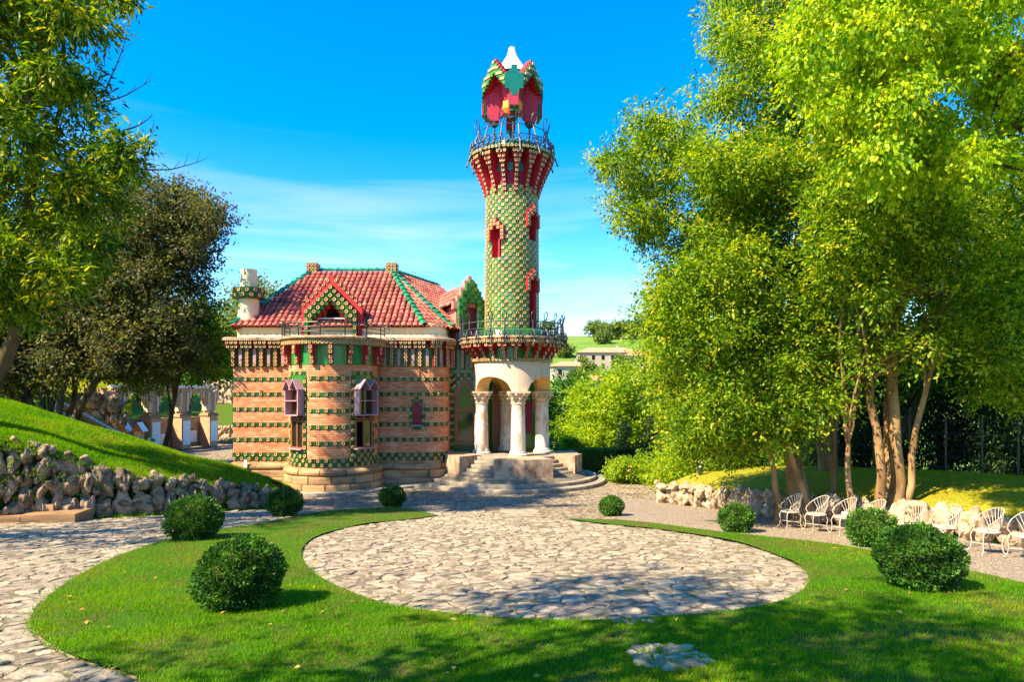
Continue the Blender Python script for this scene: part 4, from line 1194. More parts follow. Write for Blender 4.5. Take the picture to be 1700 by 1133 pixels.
def leaf_loop(b, p, up, side, h, w, rad=.024):
    pts = []
    for k in range(13):
        t = k / 12 * 2 * pi; pts.append(p + up * (h * (1 - math.cos(t)) / 2) + side * (w * math.sin(t) * (1 - .35 * math.cos(t))) )
    b.tube(pts, rad, 5)
    b.tube([p + up * h * .96, p + up * h * 1.18], [rad, rad * .4], 5)
def railing(parent, n, rings, rpost, loops, ph=.5, tip=None, scroll=False):
    rt = link(bpy.data.objects.new('iron_railing', None), parent)
    for r_, z, rad in rings:
        b = MB(); b.tube([tp(2 * pi * k / 48, r_, z) for k in range(49)], rad, 6, caps=False); b.build('rail', M_iron, rt)
    for i in range(n):
        a = 2 * pi * (i + ph) / n; b = MB(); nn = Vector((*tn(a), 0)); t = Vector((-nn.y, nn.x, 0))
        b.tube([tp(a, r_, z) for r_, z in rpost], .034, 6)
        if tip: 
            bm_ = tp(a, *tip); b.tube([bm_ + Vector((0, 0, -.06)), bm_, bm_ + Vector((0, 0, .06))], [.02, .06, .02], 6)
        p = tp(a, *rpost[-1])
        if loops: leaf_loop(b, p, (Vector((0, 0, 1)) + nn * .25).normalized(), t, loops, loops * .26)
        if scroll:
            for s in (-1, 1):
                q = [tp(a, rpost[0][0] + .02, rpost[0][1]) + t * s * x + Vector((0, 0, z)) for x, z in ((.04, .06), (.16, .12), (.24, .28), (.18, .42), (.08, .40), (.08, .28), (.15, .25))]
                b.tube(q, .026, 5)
            q = [tp(a, rpost[0][0] + x, rpost[0][1] + z) for x, z in ((.0, .5), (.12, .42), (.18, .22), (.12, .02), (.2, -.1), (.1, -.2), (.02, -.1))]; b.tube(q, .032, 5)
            for s in (-1, 1): 
                c0 = tp(a, rpost[0][0] + .06, rpost[0][1] + .10) + t * s * .1; b.tube([c0 + Vector((0, 0, -.05)), c0, c0 + Vector((0, 0, .05))], [.02, .075, .02], 6)
        b.build('post', M_iron, rt)
    return rt
rt = railing(tower, 14, [(1.98, 15.68, .022), (1.82, 16.15, .016), (1.64, 16.62, .022)], [(2.14, 15.24), (1.98, 15.68), (1.82, 16.15), (1.64, 16.64)], .54, ph=.4, tip=(2.14, 15.24), scroll=False)
rt.location.z = GZ
rt = link(bpy.data.objects.new('gallery_ornament', None), tower); rt.location.z = GZ
for i in range(40):
    a = 2 * pi * (i + .3) / 40; b = MB(); p = tp(a, 1.97, 15.72); nn = Vector((*tn(a), 0)); t = Vector((-nn.y, nn.x, 0))
    b.tube([p, p + t * .14 + Vector((0, 0, .16)), p + t * .06 + Vector((0, 0, .36)), p - t * .1 + Vector((0, 0, .30)), p - t * .04 + Vector((0, 0, .14)), p + t * .06 + Vector((0, 0, .2))], .028, 5)
    b.tube([p + Vector((0, 0, -.12)), p, p + Vector((0, 0, .08))], [.03, .08, .03], 6); b.build('scroll', M_iron, rt)

# lantern pavilion: four piers on iron columns, stepped gables between, white cone
lan = link(bpy.data.objects.new('lantern', None), tower); lan.location.z = GZ
PH = R(4)
its = []
for q in range(4):
    a = PH + q * pi / 2; nn = tn(a); M = frame2(Vector(TC), nn)
    b = MB(); b.tube([tp(a, .83, 15.7), tp(a, .83, 16.6), tp(a, .83, 17.3)], [.06, .05, .06], 10); b.lathe([(.05, 17.02), (.2, 17.14), (.22, 17.26), (.12, 17.3)], 12, tuple(tp(a, .83, 0).to_2d())); b.build('iron_column', M_iron, lan, 40)
    # radial pier with stepped foot (magenta)
    b = MB(); stp_ = .09
    n = 12
    for k in range(n):
        r0_ = .34 + k * stp_; dist = abs(r0_ + stp_ / 2 - .83); zl = 17.28 + max(0, dist - .14) * (.75 if r0_ > .83 else 1.2)
        zl = 17.28 + round((zl - 17.28) / .09) * .09
        zh = 19.30 - max(0, (r0_ - .8)) * .9
        b.box((0, r0_ + stp_ / 2, (zl + zh) / 2), (.40 if dist > .2 else .44, stp_ + .001, zh - zl), M)
    b.build('pier', M_mag, lan)
    # teal outer panel with stepped outline and flower foot
    b = MB(); cw = .092
    for k in range(-4, 5):
        zh = 19.36 - round(abs(k) / 2) * .17; zl = 18.30 - round((4 - abs(k)) / 2) * .16
        b.box((k * cw, 1.40, (zl + zh) / 2), (cw, .06, zh - zl), M)
    b.build('outer_panel', M_teal, lan)
    b = MB(); b.box((0, 1.28, 17.80), (.44, .14, .62), M); b.box((0, 1.18, 17.44), (.34, .24, .22), M); b.build('pier_foot', M_green, lan)
    for k in range(5):
        for i in (-1, 0, 1):
            if (i + k) % 2 == 0: its.append(fM(M @ Vector((i * .14, 1.355, 17.55 + k * .13)), nn, .125))
    # gable between this pier and the next
    a2 = a + pi / 4; n2 = tn(a2); M2 = frame2(Vector(TC), n2); rg = 1.24
    g1, g2 = MB(), MB(); cw = .125
    for k in range(-5, 6):
        ak = abs(k); zh = 19.86 - ak * .155; zl = 19.18 - ak * .125 - (.05 if ak > 2 else 0)
        g2.box((k * cw, rg - .20, (zl + zh) / 2), (cw, .30, zh - zl - .02), M2)
        g1.box((k * cw, rg, (zl + zh) / 2 - .06), (cw, .10, zh - zl - .12), M2)
        z = zh - .20; j = 0
        while z > zl + .05:
            if (j + k) % 2 == 0: its.append((1, tile_M(M2 @ Vector((k * cw, rg + .051, z)), n2, .12, R(-8)), 1))
            z -= .135; j += 1
    g1.build('gable', M_tgreen, lan); g2.build('gable_back', M_red, lan)
pieces(lan, 'flower_tile', [FLOWER, BOSS], its, 300)
b = MB(); b.lathe([(.5, 18.0), (.75, 18.9), (1.0, 19.0), (.85, 19.35), (.1, 19.6)], 8, TC, a0=PH, a1=PH + 2 * pi); b.build('vault', M_mag, lan)
b = MB(); b.lathe([(.0, 17.62), (.40, 17.64), (.55, 17.85), (.55, 18.2), (.2, 18.25)], 8, TC); b.build('lit_arch_core', M_orange, lan)  # added block: its orange stands for the painted, lit insides of the far arches
b = MB(); b.lathe([(.02, 20.82), (.14, 20.82), (.165, 20.78), (.19, 20.60), (.26, 20.40), (.38, 20.20), (.50, 20.02), (.64, 19.82), (.80, 19.5)], 28, TC); b.build('cone', M_white, lan, 50)

# lower balcony on stepped brackets
b = MB(); b.lathe([(1.80, 5.6), (1.80, 6.45)], 48, TC); b.build('balcony_drum', M_greenb, tower, 30)
its = []
NBK = 24
for i in range(NBK):
    a = 2 * pi * (i + .3) / NBK; M = frame2(Vector(TC), tn(a)); c = MB()
    for k in range(4):
        z = 5.68 + k * .165; ro = 1.90 + (0, .10, .26, .46)[k]; c.box((0, (1.75 + ro) / 2, z + .08), (.18 if k < 3 else .42, ro - 1.75, .165), M)
        for dx in ((0,) if k < 3 else (-.14, .14)): its.append(fM(M @ Vector((dx, ro + .003, z + .085)), tn(a), .155))
    c.build('bracket', M_red, tower)
for i in range(68):
    a = 2 * pi * i / 68; its.append(fM(tp(a, 1.885, 5.62), tn(a), .15))
for i in range(84):
    a = 2 * pi * i / 84; its.append(fM(tp(a, 2.445, 6.44), tn(a), .15))
pieces(tower, 'balcony_flower_tile', [FLOWER], its, 260, 'flower_tile_field')
b = MB(); b.lathe([(1.7, 5.55), (1.88, 5.55), (1.88, 5.70), (1.7, 5.72)], 48, TC); b.build('string_course', M_green, tower)
b = MB(); b.lathe([(1.8, 6.33), (2.44, 6.34), (2.44, 6.53), (2.50, 6.55), (2.50, 6.62), (2.4, 6.65), (1.2, 6.70)], 60, TC); b.build('balcony_slab', M_block, tower, 30)
railing(tower, 24, [(2.40, 7.28, .026), (2.42, 6.98, .02), (2.42, 6.72, .02)], [(2.42, 6.45), (2.42, 7.0), (2.40, 7.34)], .36, ph=.5, scroll=True)

# porch: sandstone drum with arches on four columns
PA = [R(11 + 90 * k) for k in range(4)]
b = MB(); n = 160; RO, RI, ZT = 1.80, 1.18, 5.56
def soffit(a):
    d = min(abs((a - q + pi) % (2 * pi) - pi) for q in PA); e = d - R(13)
    if e <= 0: return 4.20
    h = R(45) - R(13); t = min(1, e / h)
    return 4.20 + .66 * math.sqrt(max(0, 1 - (1 - t) ** 2))
for i in range(n):
    a0, a1 = 2 * pi * i / n, 2 * pi * (i + 1) / n; s0, s1 = soffit(a0), soffit(a1)
    b.face([tp(a0, RO, s0), tp(a1, RO, s1), tp(a1, RO, ZT), tp(a0, RO, ZT)], 0)
    b.face([tp(a1, RI, s1), tp(a0, RI, s0), tp(a0, RI, ZT), tp(a1, RI, ZT)], 1)
    b.face([tp(a0, RI, s0), tp(a1, RI, s1), tp(a1, RO, s1), tp(a0, RO, s0)], 1)
    b.face([tp(a0, 0, 5.2), tp(a0, RI, 5.2), tp(a1, RI, 5.2)][::-1], 1)
b.build('porch_drum', [M_sand, M_sandy], tower)
for a in PA:
    cp = tp(a, 1.46, 0); c2 = (cp.x, cp.y)
    colm = link(bpy.data.objects.new('column', None), tower)
    b = MB(); b.lathe([(.335, 1.5), (.325, 2.3), (.29, 3.62)], 24, c2); b.build('column_shaft', M_col, colm, 40)
    b = MB(); b.lathe([(.0, 1.28), (.43, 1.28), (.44, 1.36), (.40, 1.41), (.37, 1.42), (.38, 1.46), (.36, 1.50), (.33, 1.51)], 24, c2); b.build('column_base', M_col, colm, 35)
    # carved capital: bell, two ranks of curled leaves, volutes, abacus
    b = MB(); b.lathe([(.29, 3.60), (.33, 3.63), (.33, 3.68), (.29, 3.70), (.30, 3.85), (.36, 4.02), (.44, 4.12)], 20, c2)
    M = frame2(Vector(c2), tn(a)); b.box((0, 0, 4.155), (.92, .92, .085), M)
    for rank, (n_, z0_, hh, r0_) in enumerate(((8, 3.70, .20, .30), (8, 3.84, .24, .33))):
        for k in range(n_):
            aa = a + 2 * pi * (k + .5 * rank) / n_; d = Vector((math.sin(aa), -math.cos(aa), 0)); t = Vector((-d.y, d.x, 0)); o = Vector((c2[0], c2[1], z0_))
            pr = [(r0_, 0, .08), (r0_ + .03, hh * .5, .105), (r0_ + .09, hh * .85, .095), (r0_ + .17, hh, .065), (r0_ + .18, hh * .74, .035)]
            for (ra, za, wa), (rb, zb_, wb) in zip(pr, pr[1:]):
                A = [o + d * ra + Vector((0, 0, za)) + t * s * wa for s in (-1, 1)]; B_ = [o + d * rb + Vector((0, 0, zb_)) + t * s * wb for s in (-1, 1)]
                mid = o + d * (ra + .02) + Vector((0, 0, za)); mid2 = o + d * (rb + .02) + Vector((0, 0, zb_))
                b.face([A[0], mid, mid2, B_[0]]); b.face([mid, A[1], B_[1], mid2])
    for k in range(4):
        aa = a + pi / 4 + k * pi / 2; d = Vector((math.sin(aa), -math.cos(aa), 0)); o = Vector((c2[0], c2[1], 4.05)) + d * .46
        b.tube([o - d * .02 + Vector((0, 0, -.1)), o + Vector((0, 0, .0)), o + d * .02 + Vector((0, 0, .08))], [.05, .09, .06], 7)
    b.build('capital', M_sand, colm, 30)

# ------------------------------------------------------------------ steps
steps = thing('entrance_steps', 'curved grey stone steps with parapet blocks leading up to the porch', 'steps')
radii = [(4.38, .16), (3.95, .32), (3.42, .48), (3.18, .64), (2.94, .80), (2.70, .96), (2.48, 1.12), (2.26, 1.28)]
for k, (r_, z) in enumerate(radii):
    seg = 12 if k < 2 else 9
    a_lo, a_hi = (-100, 110)
    st_ = link(bpy.data.objects.new('step', None), steps)
    for j in range(seg):
        a0, a1 = a_lo + (a_hi - a_lo) * j / seg, a_lo + (a_hi - a_lo) * (j + 1) / seg
        g = .18 / r_ 
        b = MB(); ri = radii[k + 1][0] - .12 if k + 1 < len(radii) else 0.0
        if k + 1 == len(radii): ri = .3
        zb = z - .17
        b.lathe([(ri, zb), (r_ - .015, zb), (r_, zb + .05), (r_, z - .025), (r_ - .02, z), (ri, z + .002)], 6, TC, R(a0) + R(g), R(a1) - R(g))
        e0 = [tp(R(a0) + R(g), q, zz) for q, zz in ((ri, zb), (r_, zb), (r_, z), (ri, z))]; e1 = [tp(R(a1) - R(g), q, zz) for q, zz in ((ri, zb), (r_, zb), (r_, z), (ri, z))]
        b.face(e0[::-1]); b.face(e1); b.build('slab', M_step, st_)
b = MB(); b.lathe([(4.34, -.2), (4.3, .05), (3.9, .2), (2.2, 1.1), (0, 1.15)], 40, TC); b.build('bed', M_mortar, steps)
def sector_block(a0, a1, r0_, r1_, z0, z1, n, name='parapet_block'):
    b = MB(); gap = .006
    b.prism([(tp(R(a0 + (a1 - a0) * i / n), r1_, 0).x, tp(R(a0 + (a1 - a0) * i / n), r1_, 0).y) for i in range(n + 1)] + [(tp(R(a1 + (a0 - a1) * i / n), r0_, 0).x, tp(R(a1 + (a0 - a1) * i / n), r0_, 0).y) for i in range(n + 1)], z0, z1)
    return b.build(name, M_block, steps)
for a0, a1 in ((-13, 9), (9.3, 31)): sector_block(a0, a1, 1.95, 3.42, .30, 1.30, 1)
sector_block(-66, -44, 2.0, 3.30, .30, 1.34, 1); sector_block(-90, -66.4, 2.0, 3.20, .0, 1.34, 2)
sector_block(58, 78, 2.0, 3.30, .30, 1.32, 1); sector_block(78.3, 110, 2.0, 3.1, .0, 1.32, 2)
# paved apron along the foot of the villa
b = MB()
apron = Line(arc(BC, 2.75, -75, 62, 18) + arc((-3.95, 31.2), 2.0, -8, 30, 5))
for i in range(len(apron.p) - 1):
    a_, c_ = apron.p[i], apron.p[i + 1]; i_ = Vector((0, .9))
    b.prism([(a_.x, a_.y), (c_.x, c_.y), (c_.x * .98 - .1, c_.y + .9), (a_.x * .98 - .1, a_.y + .9)], -.1, .10)
tag(b.build('apron', M_step), kind='structure')

# ================================================================== VEGETATION
rng = np.random.default_rng(11); random.seed(5)
def unit(n):
    v = rng.normal(size=(n, 3)); return v / np.linalg.norm(v, axis=1, keepdims=True)
def leaf_quads(P, D, Nn, Lc, Wc):
    """diamond leaves: base P, axis D, face normal about Nn"""
    S = np.cross(D, Nn); S /= np.maximum(np.linalg.norm(S, axis=1, keepdims=True), 1e-6)
    U = np.cross(S, D)
    L_ = Lc[:, None]; W_ = Wc[:, None]
    V = np.stack([P, P + D * L_ * .45 + S * W_ * .5 + U * W_ * .12, P + D * L_ - U * L_ * .10, P + D * L_ * .45 - S * W_ * .5 + U * W_ * .12], 1)
    n = len(P); return V.reshape(-1, 3), np.arange(4 * n).reshape(n, 4)
def cloud(clumps, n, L_, W_, per=12, sig=.16, shell=.45, flat=.8, droop=.15):
    """leaves gathered on twigs, twigs on the shells of clumps"""
    C_ = np.array([c[:3] for c in clumps]); r_ = np.array([c[3] for c in clumps]); w = r_ ** 2; w /= w.sum()
    nt = max(1, n // per); ci = rng.choice(len(C_), nt, p=w); u = unit(nt); u[:, 2] *= flat
    rad = r_[ci] * (shell + (1 - shell) * rng.random(nt) ** .6) * (1 + .12 * rng.normal(size=nt))
    tw = C_[ci] + u * rad[:, None]
    ti = np.repeat(np.arange(nt), per); m = len(ti)
    sd_ = u + unit(nt) * .7; sd_[:, 2] -= droop * .8; sd_ /= np.linalg.norm(sd_, axis=1, keepdims=True)
    P = tw[ti] + sd_[ti] * (rng.random((m, 1)) - .4) * sig * 4.2 + rng.normal(size=(m, 3)) * sig * .42
    D = sd_[ti] * .8 + unit(m) * .75; D[:, 2] -= droop; D /= np.linalg.norm(D, axis=1, keepdims=True)
    Nn = unit(m) * .75 + np.array([0, 0, .8])
    Lc = L_ * rng.uniform(.65, 1.25, m); Wc = W_ * rng.uniform(.7, 1.2, m)
    var = np.clip(.42 + .26 * rng.normal(size=nt)[ti] + .16 * rng.normal(size=m), 0, 1)
    return *leaf_quads(P, D, Nn, Lc, Wc), var
def crown(parent, clumps, n, L_, W_, mat, name='crown', **k):
    V, Fq, var = cloud(clumps, n, L_, W_, **k)
    o = link(bpy.data.objects.new(name, np_mesh(name, V, Fq, mat, var)), parent)
    return o
def poly_clumps(poly, d, thick, n, r_, rj=.3, seed=0):
    """clump centres spread through a crown's volume"""
    rs = random.Random(seed); out = []; x0, x1 = min(p[0] for p in poly), max(p[0] for p in poly); y0, y1 = min(p[1] for p in poly), max(p[1] for p in poly)
    t = 0
    while len(out) < n and t < n * 60:
        t += 1
        x, y = rs.uniform(x0, x1), rs.uniform(y0, y1)
        if not inside(poly, x, y): continue
        dd = d + rs.uniform(-.5, .5) * thick; p = at(x, y, dd); rr_ = r_ * rs.uniform(1 - rj, 1 + rj)
        if all((p - Vector(q[:3])).length > .62 * (rr_ + q[3]) * .75 for q in out): out.append((p.x, p.y, p.z, rr_))
    return out
def curve_pts(a, c, bow, k=6):
    a, c = Vector(a), Vector(c); L_ = (c - a).length; o = Vector(bow) * L_
    return [a.lerp(c, t / k) + o * math.sin(pi * t / k) + Vector((random.uniform(-1, 1), random.uniform(-1, 1), 0)) * .012 * L_ * (0 < t < k) for t in range(k + 1)]
def limb(parent, a, c, r0_, r1_, mat, bow=(0, 0, .05), name='limb', n=8):
    pts = curve_pts(a, c, bow); b = MB(); b.tube(pts, [r0_ + (r1_ - r0_) * i / (len(pts) - 1) for i in range(len(pts))], n)
    return b.build(name, mat, parent, 60)
def tree(name, label, base, stems, clumps, leaves, L_, W_, lmat, bmat, group=None, nlimb=8, **k):
    """stems: [(base offset, top point, radius)]"""
    t = thing(name, label, 'tree', base, group=group); B = Vector(base)
    loc = lambda p: Vector(p) - B
    for i, (o, top, r_) in enumerate(stems):
        a = Vector(o) - Vector((0, 0, .3)); c = loc(top); pts = curve_pts(a, c, (random.uniform(-.06, .06), random.uniform(-.05, .05), 0), 9); b = MB()
        b.tube(pts, [r_ * (1.35 if q == 0 else 1.12 if q == 1 else 1 - .65 * q / 9) for q in range(10)], 10); b.build('trunk', bmat, t, 60)
        tips = sorted(clumps, key=lambda q: (loc(q[:3]) - c).length)[:max(1, nlimb // len(stems))]
        for q in tips:
            f = random.uniform(.55, .95); s0 = pts[int(f * 9)]
            limb(t, s0, loc(q[:3]), r_ * (1 - .65 * f) * .6, .025, bmat, (random.uniform(-.1, .1), random.uniform(-.1, .1), .04))
    crown(t, [(*loc(q[:3]), q[3]) for q in clumps], leaves, L_, W_, lmat, **k)
    return t

# ---------- left side
d0 = (-21.6, 31.0); B0 = (d0[0], d0[1], drop(*d0))
poly = [(100, 340), (190, 310), (300, 300), (352, 330), (345, 420), (335, 450), (335, 560), (320, 615), (250, 625), (190, 610), (110, 570), (60, 600), (-60, 620), (-60, 400), (30, 380)]
cl1 = poly_clumps(poly, 32.5, 6, 140, .98, rj=.45, seed=2)
cl1 += poly_clumps([(-60, 470), (110, 470), (215, 560), (200, 618), (110, 610), (60, 640), (-60, 650)], 31, 3, 40, .85, rj=.4, seed=77)
stems = []
for i in range(9):
    px = -10 + i * 14; stems.append(((random.uniform(-1.3, 1.1), random.uniform(-.5, .5), 0), at(px * 1.8 - 20 + random.uniform(-15, 15), 500 + random.uniform(-30, 30), 31.5), random.uniform(.08, .17)))
stems += [((1.0, -.2, -.1), at(215, 555, 30.5), .24), ((.7, -.3, 0), at(150, 520, 30.5), .2), ((.4, .1, 0), at(120, 480, 31), .18)]
tree('dusky_tree', 'dark many-stemmed tree with dusky leaves on the grassy bank left of the villa', B0, stems, cl1, 140000, .185, .10, L_purple, M_bark, nlimb=30, sig=.22, per=10, shell=.15)
cl1b = poly_clumps([(180, 560), (355, 480), (372, 520), (368, 630), (330, 650), (270, 640), (150, 610)], 35, 4, 34, .8, seed=8)
d1 = (-18.6, 35.0)
tree('green_tree', 'small dark green tree hanging over the path left of the villa', (d1[0], d1[1], drop(*d1)), [((0, 0, 0), at(290, 560, 35), .17)], cl1b, 26000, .18, .095, L_left, M_bark, nlimb=8, sig=.2)
# nearer evergreen at the frame's left edge
d2 = (-15.6, 19.6); B2 = (d2[0], d2[1], drop(*d2))
poly = [(-140, -90), (180, -90), (200, 0), (180, 110), (165, 190), (205, 230), (215, 310), (170, 380), (140, 450), (60, 500), (-140, 560)]
cl2 = poly_clumps(poly, 18.0, 4.5, 110, .62, seed=4)
cl2 += [tuple(at(160, 400, 17)) + (.55,), tuple(at(95, 450, 17)) + (.5,), tuple(at(40, 470, 17)) + (.6,), tuple(at(200, 270, 17)) + (.5,)]
t2 = tree('evergreen_tree', 'tall bright evergreen with long leaves at the left edge of the view', B2, [((0, 0, 0), at(25, -60, 18), .21), ((-.5, .3, 0), at(-90, 150, 18.5), .16)], cl2, 62000, .23, .07, L_left, M_bark, nlimb=34, sig=.16, per=9, shell=.1)
for (a_, c_) in (((165, 170), (255, 130)), ((175, 150), (215, 45)), ((210, 215), (255, 190)), ((230, 280), (345, 262)), ((215, 250), (258, 215))):
    p, q = at(*a_, 17.8) - Vector(B2), at(*c_, 17.8) - Vector(B2)
    pts = curve_pts(p, q, (0, 0, -.08)); b = MB(); b.tube(pts, [.025, .022, .019, .016, .013, .010, .006], 5)
    for k in range(2, 6):
        e = pts[k] + Vector((random.uniform(-.1, .3), random.uniform(-.1, .1), random.uniform(.1, .4))); b.tube([pts[k], e], [.009, .004], 4)
    b.build('bare_branch', M_bark, t2)
cl = poly_clumps([(-60, 560), (40, 545), (125, 590), (130, 680), (-60, 690)], 40, 3, 30, .95, seed=41)
p = at(40, 690, 40)
t = thing('thicket', 'dark leafy thicket showing between the stems at the left', 'shrub', (p.x, p.y, drop(p.x, p.y))); crown(t, [(c[0] - p.x, c[1] - p.y, c[2] - t.location.z, c[3]) for c in cl], 16000, .24, .13, L_hedge, 'foliage', sig=.25)
b = MB()
for k in range(5): b.tube([(k * .8 - 1.6, 0, -.2), (k * 1.0 - 2, 0, 2.6)], [.06, .02], 5)
b.build('stem', M_bark, t)
# light green tree behind the chimney
cl = poly_clumps([(385, 505), (420, 488), (445, 510), (455, 560), (375, 570), (372, 530)], 46, 5, 12, 1.0, seed=3)
p = at(415, 640, 46)
tree('pale_tree', 'pale green tree showing behind the chimney', (p.x, p.y, gz(p.x, p.y)), [((0, 0, 0), at(415, 540, 46), .2)], cl, 7000, .26, .14, L_far, M_bark, nlimb=5, sig=.4)
# trees that close the view behind the folly
for i, (px, d, top, n) in enumerate(((150, 68, 540, 12), (230, 72, 520, 14), (310, 66, 530, 14), (370, 70, 545, 12), (60, 64, 500, 14), (-30, 60, 480, 14))):
    cl = poly_clumps([(px - 55, top + 70), (px - 25, top), (px + 30, top), (px + 58, top + 60), (px + 45, 632), (px - 45, 632)], d, 7, n, 2.2, seed=20 + i)
    p = at(px, 640, d); lab = ['behind the yellow slope', 'behind the folly roof', 'behind the right end of the folly', 'between the folly and the villa', 'behind the dark stems', 'at the far left behind the bank'][i]
    tree('hedgerow_tree', 'mid green leafy tree standing ' + lab, (p.x, p.y, gz(p.x, p.y)), [((0, 0, 0), at(px, top + 60, d), .25)], cl, 8000, .42, .24, L_mid if i % 2 else L_hedge, M_bark, 'trees behind the folly', nlimb=4, sig=.5)

# ---------- right side
p = (7.6, 17.6); B = (p[0], p[1], drop(*p))
clA = poly_clumps([(1190, 250), (1300, 240), (1420, 330), (1430, 480), (1400, 620), (1340, 670), (1250, 740), (1140, 745), (1100, 690), (1085, 560), (1100, 460), (1150, 380)], 18.6, 5, 175, .70, rj=.45, seed=5)
clA += poly_clumps([(1000, 250), (1060, 205), (1130, 190), (1180, 225), (1195, 300), (1185, 370), (1110, 390), (1075, 420), (1050, 400), (1035, 340), (1000, 290)], 19.5, 2.6, 44, .50, rj=.45, seed=6)
stA = [((.0, 0, 0), at(1330, 600, 18), .27), ((-.55, .1, 0), at(1250, 640, 17.6), .10), ((.5, 0, 0), at(1285, 620, 17.2), .11), ((.75, .2, 0), at(1390, 640, 18), .10), ((.3, .4, 0), at(1230, 420, 19), .16)]
tree('laurel_tree', 'broad sunlit laurel tree on the mound with thick trunk right of the porch', B, stA, clA, 195000, .125, .058, L_right, M_barkl, nlimb=40, sig=.16, shell=.15)
p = (9.15, 16.2); B = (p[0], p[1], drop(*p))
clB = poly_clumps([(1390, 230), (1700, 200), (1790, 420), (1790, 690), (1640, 660), (1560, 600), (1430, 590), (1360, 480)], 16.6, 5, 100, .72, rj=.45, seed=7)
stB = [((0, 0, 0), at(1462, 420, 16.2), .19), ((-.35, .1, 0), at(1415, 560, 16), .14), ((-.7, .4, 0), at(1400, 610, 16.5), .09), ((.1, .5, 0), at(1510, 430, 17), .15), ((.35, .2, 0), at(1580, 470, 16.5), .10)]
tree('leaning_tree', 'tree with several bare leaning trunks rising behind the white chairs', B, stB, clB, 90000, .125, .058, L_right, M_barkl, nlimb=34, sig=.16, shell=.15)
b = MB(); b.tube([Vector(at(1455, 482, 15.8)) - Vector(B), Vector(at(1500, 472, 16)) - Vector(B), Vector(at(1560, 490, 16.4)) - Vector(B)], [.09, .10, .12], 8)
o = b.build('sawn_limb', M_barkl, None, 60); o.parent = [q for q in COL.objects if q.name == 'leaning_tree'][0]
p = (10.6, 22.5); B = (p[0], p[1], drop(*p))
clD = poly_clumps([(1215, -60), (1420, -60), (1440, 300), (1260, 330), (1210, 240), (1185, 180), (1200, 90)], 21, 4, 60, .8, rj=.45, seed=9)
tree('tall_tree', 'tall airy tree rising behind the laurel to the top of the view', B, [((0, 0, 0), at(1330, 60, 21), .24)], clD, 60000, .14, .066, L_right, M_barkl, nlimb=20, sig=.18, shell=.15)
p = (11.8, 9.6); B = (p[0], p[1], drop(*p))
clC = poly_clumps([(1330, -80), (1830, -80), (1850, 280), (1700, 270), (1560, 320), (1420, 300), (1370, 250), (1360, 160), (1290, 90), (1310, 0)], 11.0, 3, 80, .42, rj=.5, seed=10)
tree('maple_tree', 'bright yellow-green maple whose boughs fill the upper right corner', B, [((0, 0, 0), at(1850, 100, 10.5), .22)], clC, 74000, .092, .060, L_maple, M_bark, nlimb=26, sig=.13, droop=.7, shell=.1)
p = (13.5, 25.0); B = (p[0], p[1], drop(*p))
clE = poly_clumps([(1370, 360), (1560, 300), (1790, 330), (1790, 640), (1600, 650), (1400, 640)], 25, 3, 46, 1.15, rj=.4, seed=31)
tree('backing_tree', 'dense shaded tree filling the gaps behind the leaning trunks', B, [((0, 0, 0), at(1580, 480, 25), .22)], clE, 30000, .24, .13, L_hedge, M_bark, nlimb=10, sig=.28, shell=.1)
# dark conifers and shrubs closing the right side
for i, (px, d, top, w, lab) in enumerate(((1395, 26, 560, 70, 'between the laurel and leaning trunks'), (1475, 27, 520, 80, 'just left of the tallest leaning trunk'), (1560, 25, 500, 80, 'right of the leaning trunks'), (1640, 24, 470, 90, 'behind the sixth and seventh chairs'), (1730, 23, 460, 100, 'at the right edge behind the chairs'), (1330, 30, 600, 70, 'behind the thick laurel trunk'))):
    base = at(px, 800, d); z0 = drop(base.x, base.y); zt = EYE + (HY - top) / F * d; cl = []
    n = 14
    for k in range(n):
        f = k / n; rr_ = (1 - f * .8) * w / F * d * .8
        for q in range(3): a_ = random.uniform(0, 2 * pi); cl.append((base.x + rr_ * .6 * math.cos(a_), base.y + rr_ * .6 * math.sin(a_), z0 + .5 + f * (zt - z0 - .5), max(.35, rr_ * .6)))
    tree('conifer', 'dark shaded conifer ' + lab, (base.x, base.y, z0), [((0, 0, 0), (base.x, base.y, zt), .14)], cl, 9000, .20, .06, L_dark, M_bark, 'dark conifers behind the mound', nlimb=3, sig=.2, droop=.5)
for i, (px, d, y0_, w, mat, lab) in enumerate(((1140, 29, 745, 60, L_mid, 'sunlit shrub with reddish tips behind the first lamp'), (1215, 27, 740, 60, L_right, 'leafy shrub under the laurel branches'), (1290, 28, 745, 55, L_hedge, 'dark green shrub beside the thick laurel trunk'))):
    base = at(px, 800, d); z0 = drop(base.x, base.y); cl = poly_clumps([(px - w, 800), (px - w * .8, y0_ + 15), (px, y0_ - 10), (px + w * .8, y0_ + 15), (px + w, 800)], d, 2.5, 10, .6, seed=60 + i)
    t = thing('shrub', lab, 'shrub', (base.x, base.y, z0)); crown(t, [(c[0] - base.x, c[1] - base.y, c[2] - z0, c[3]) for c in cl], 6500, .16, .08, mat, 'foliage', sig=.2)
    b = MB(); 
    for k in range(4): b.tube([(random.uniform(-.2, .2), 0, -.1), (random.uniform(-.7, .7), random.uniform(-.4, .4), 1.3)], [.035, .015], 5)
    b.build('stem', M_bark, t)
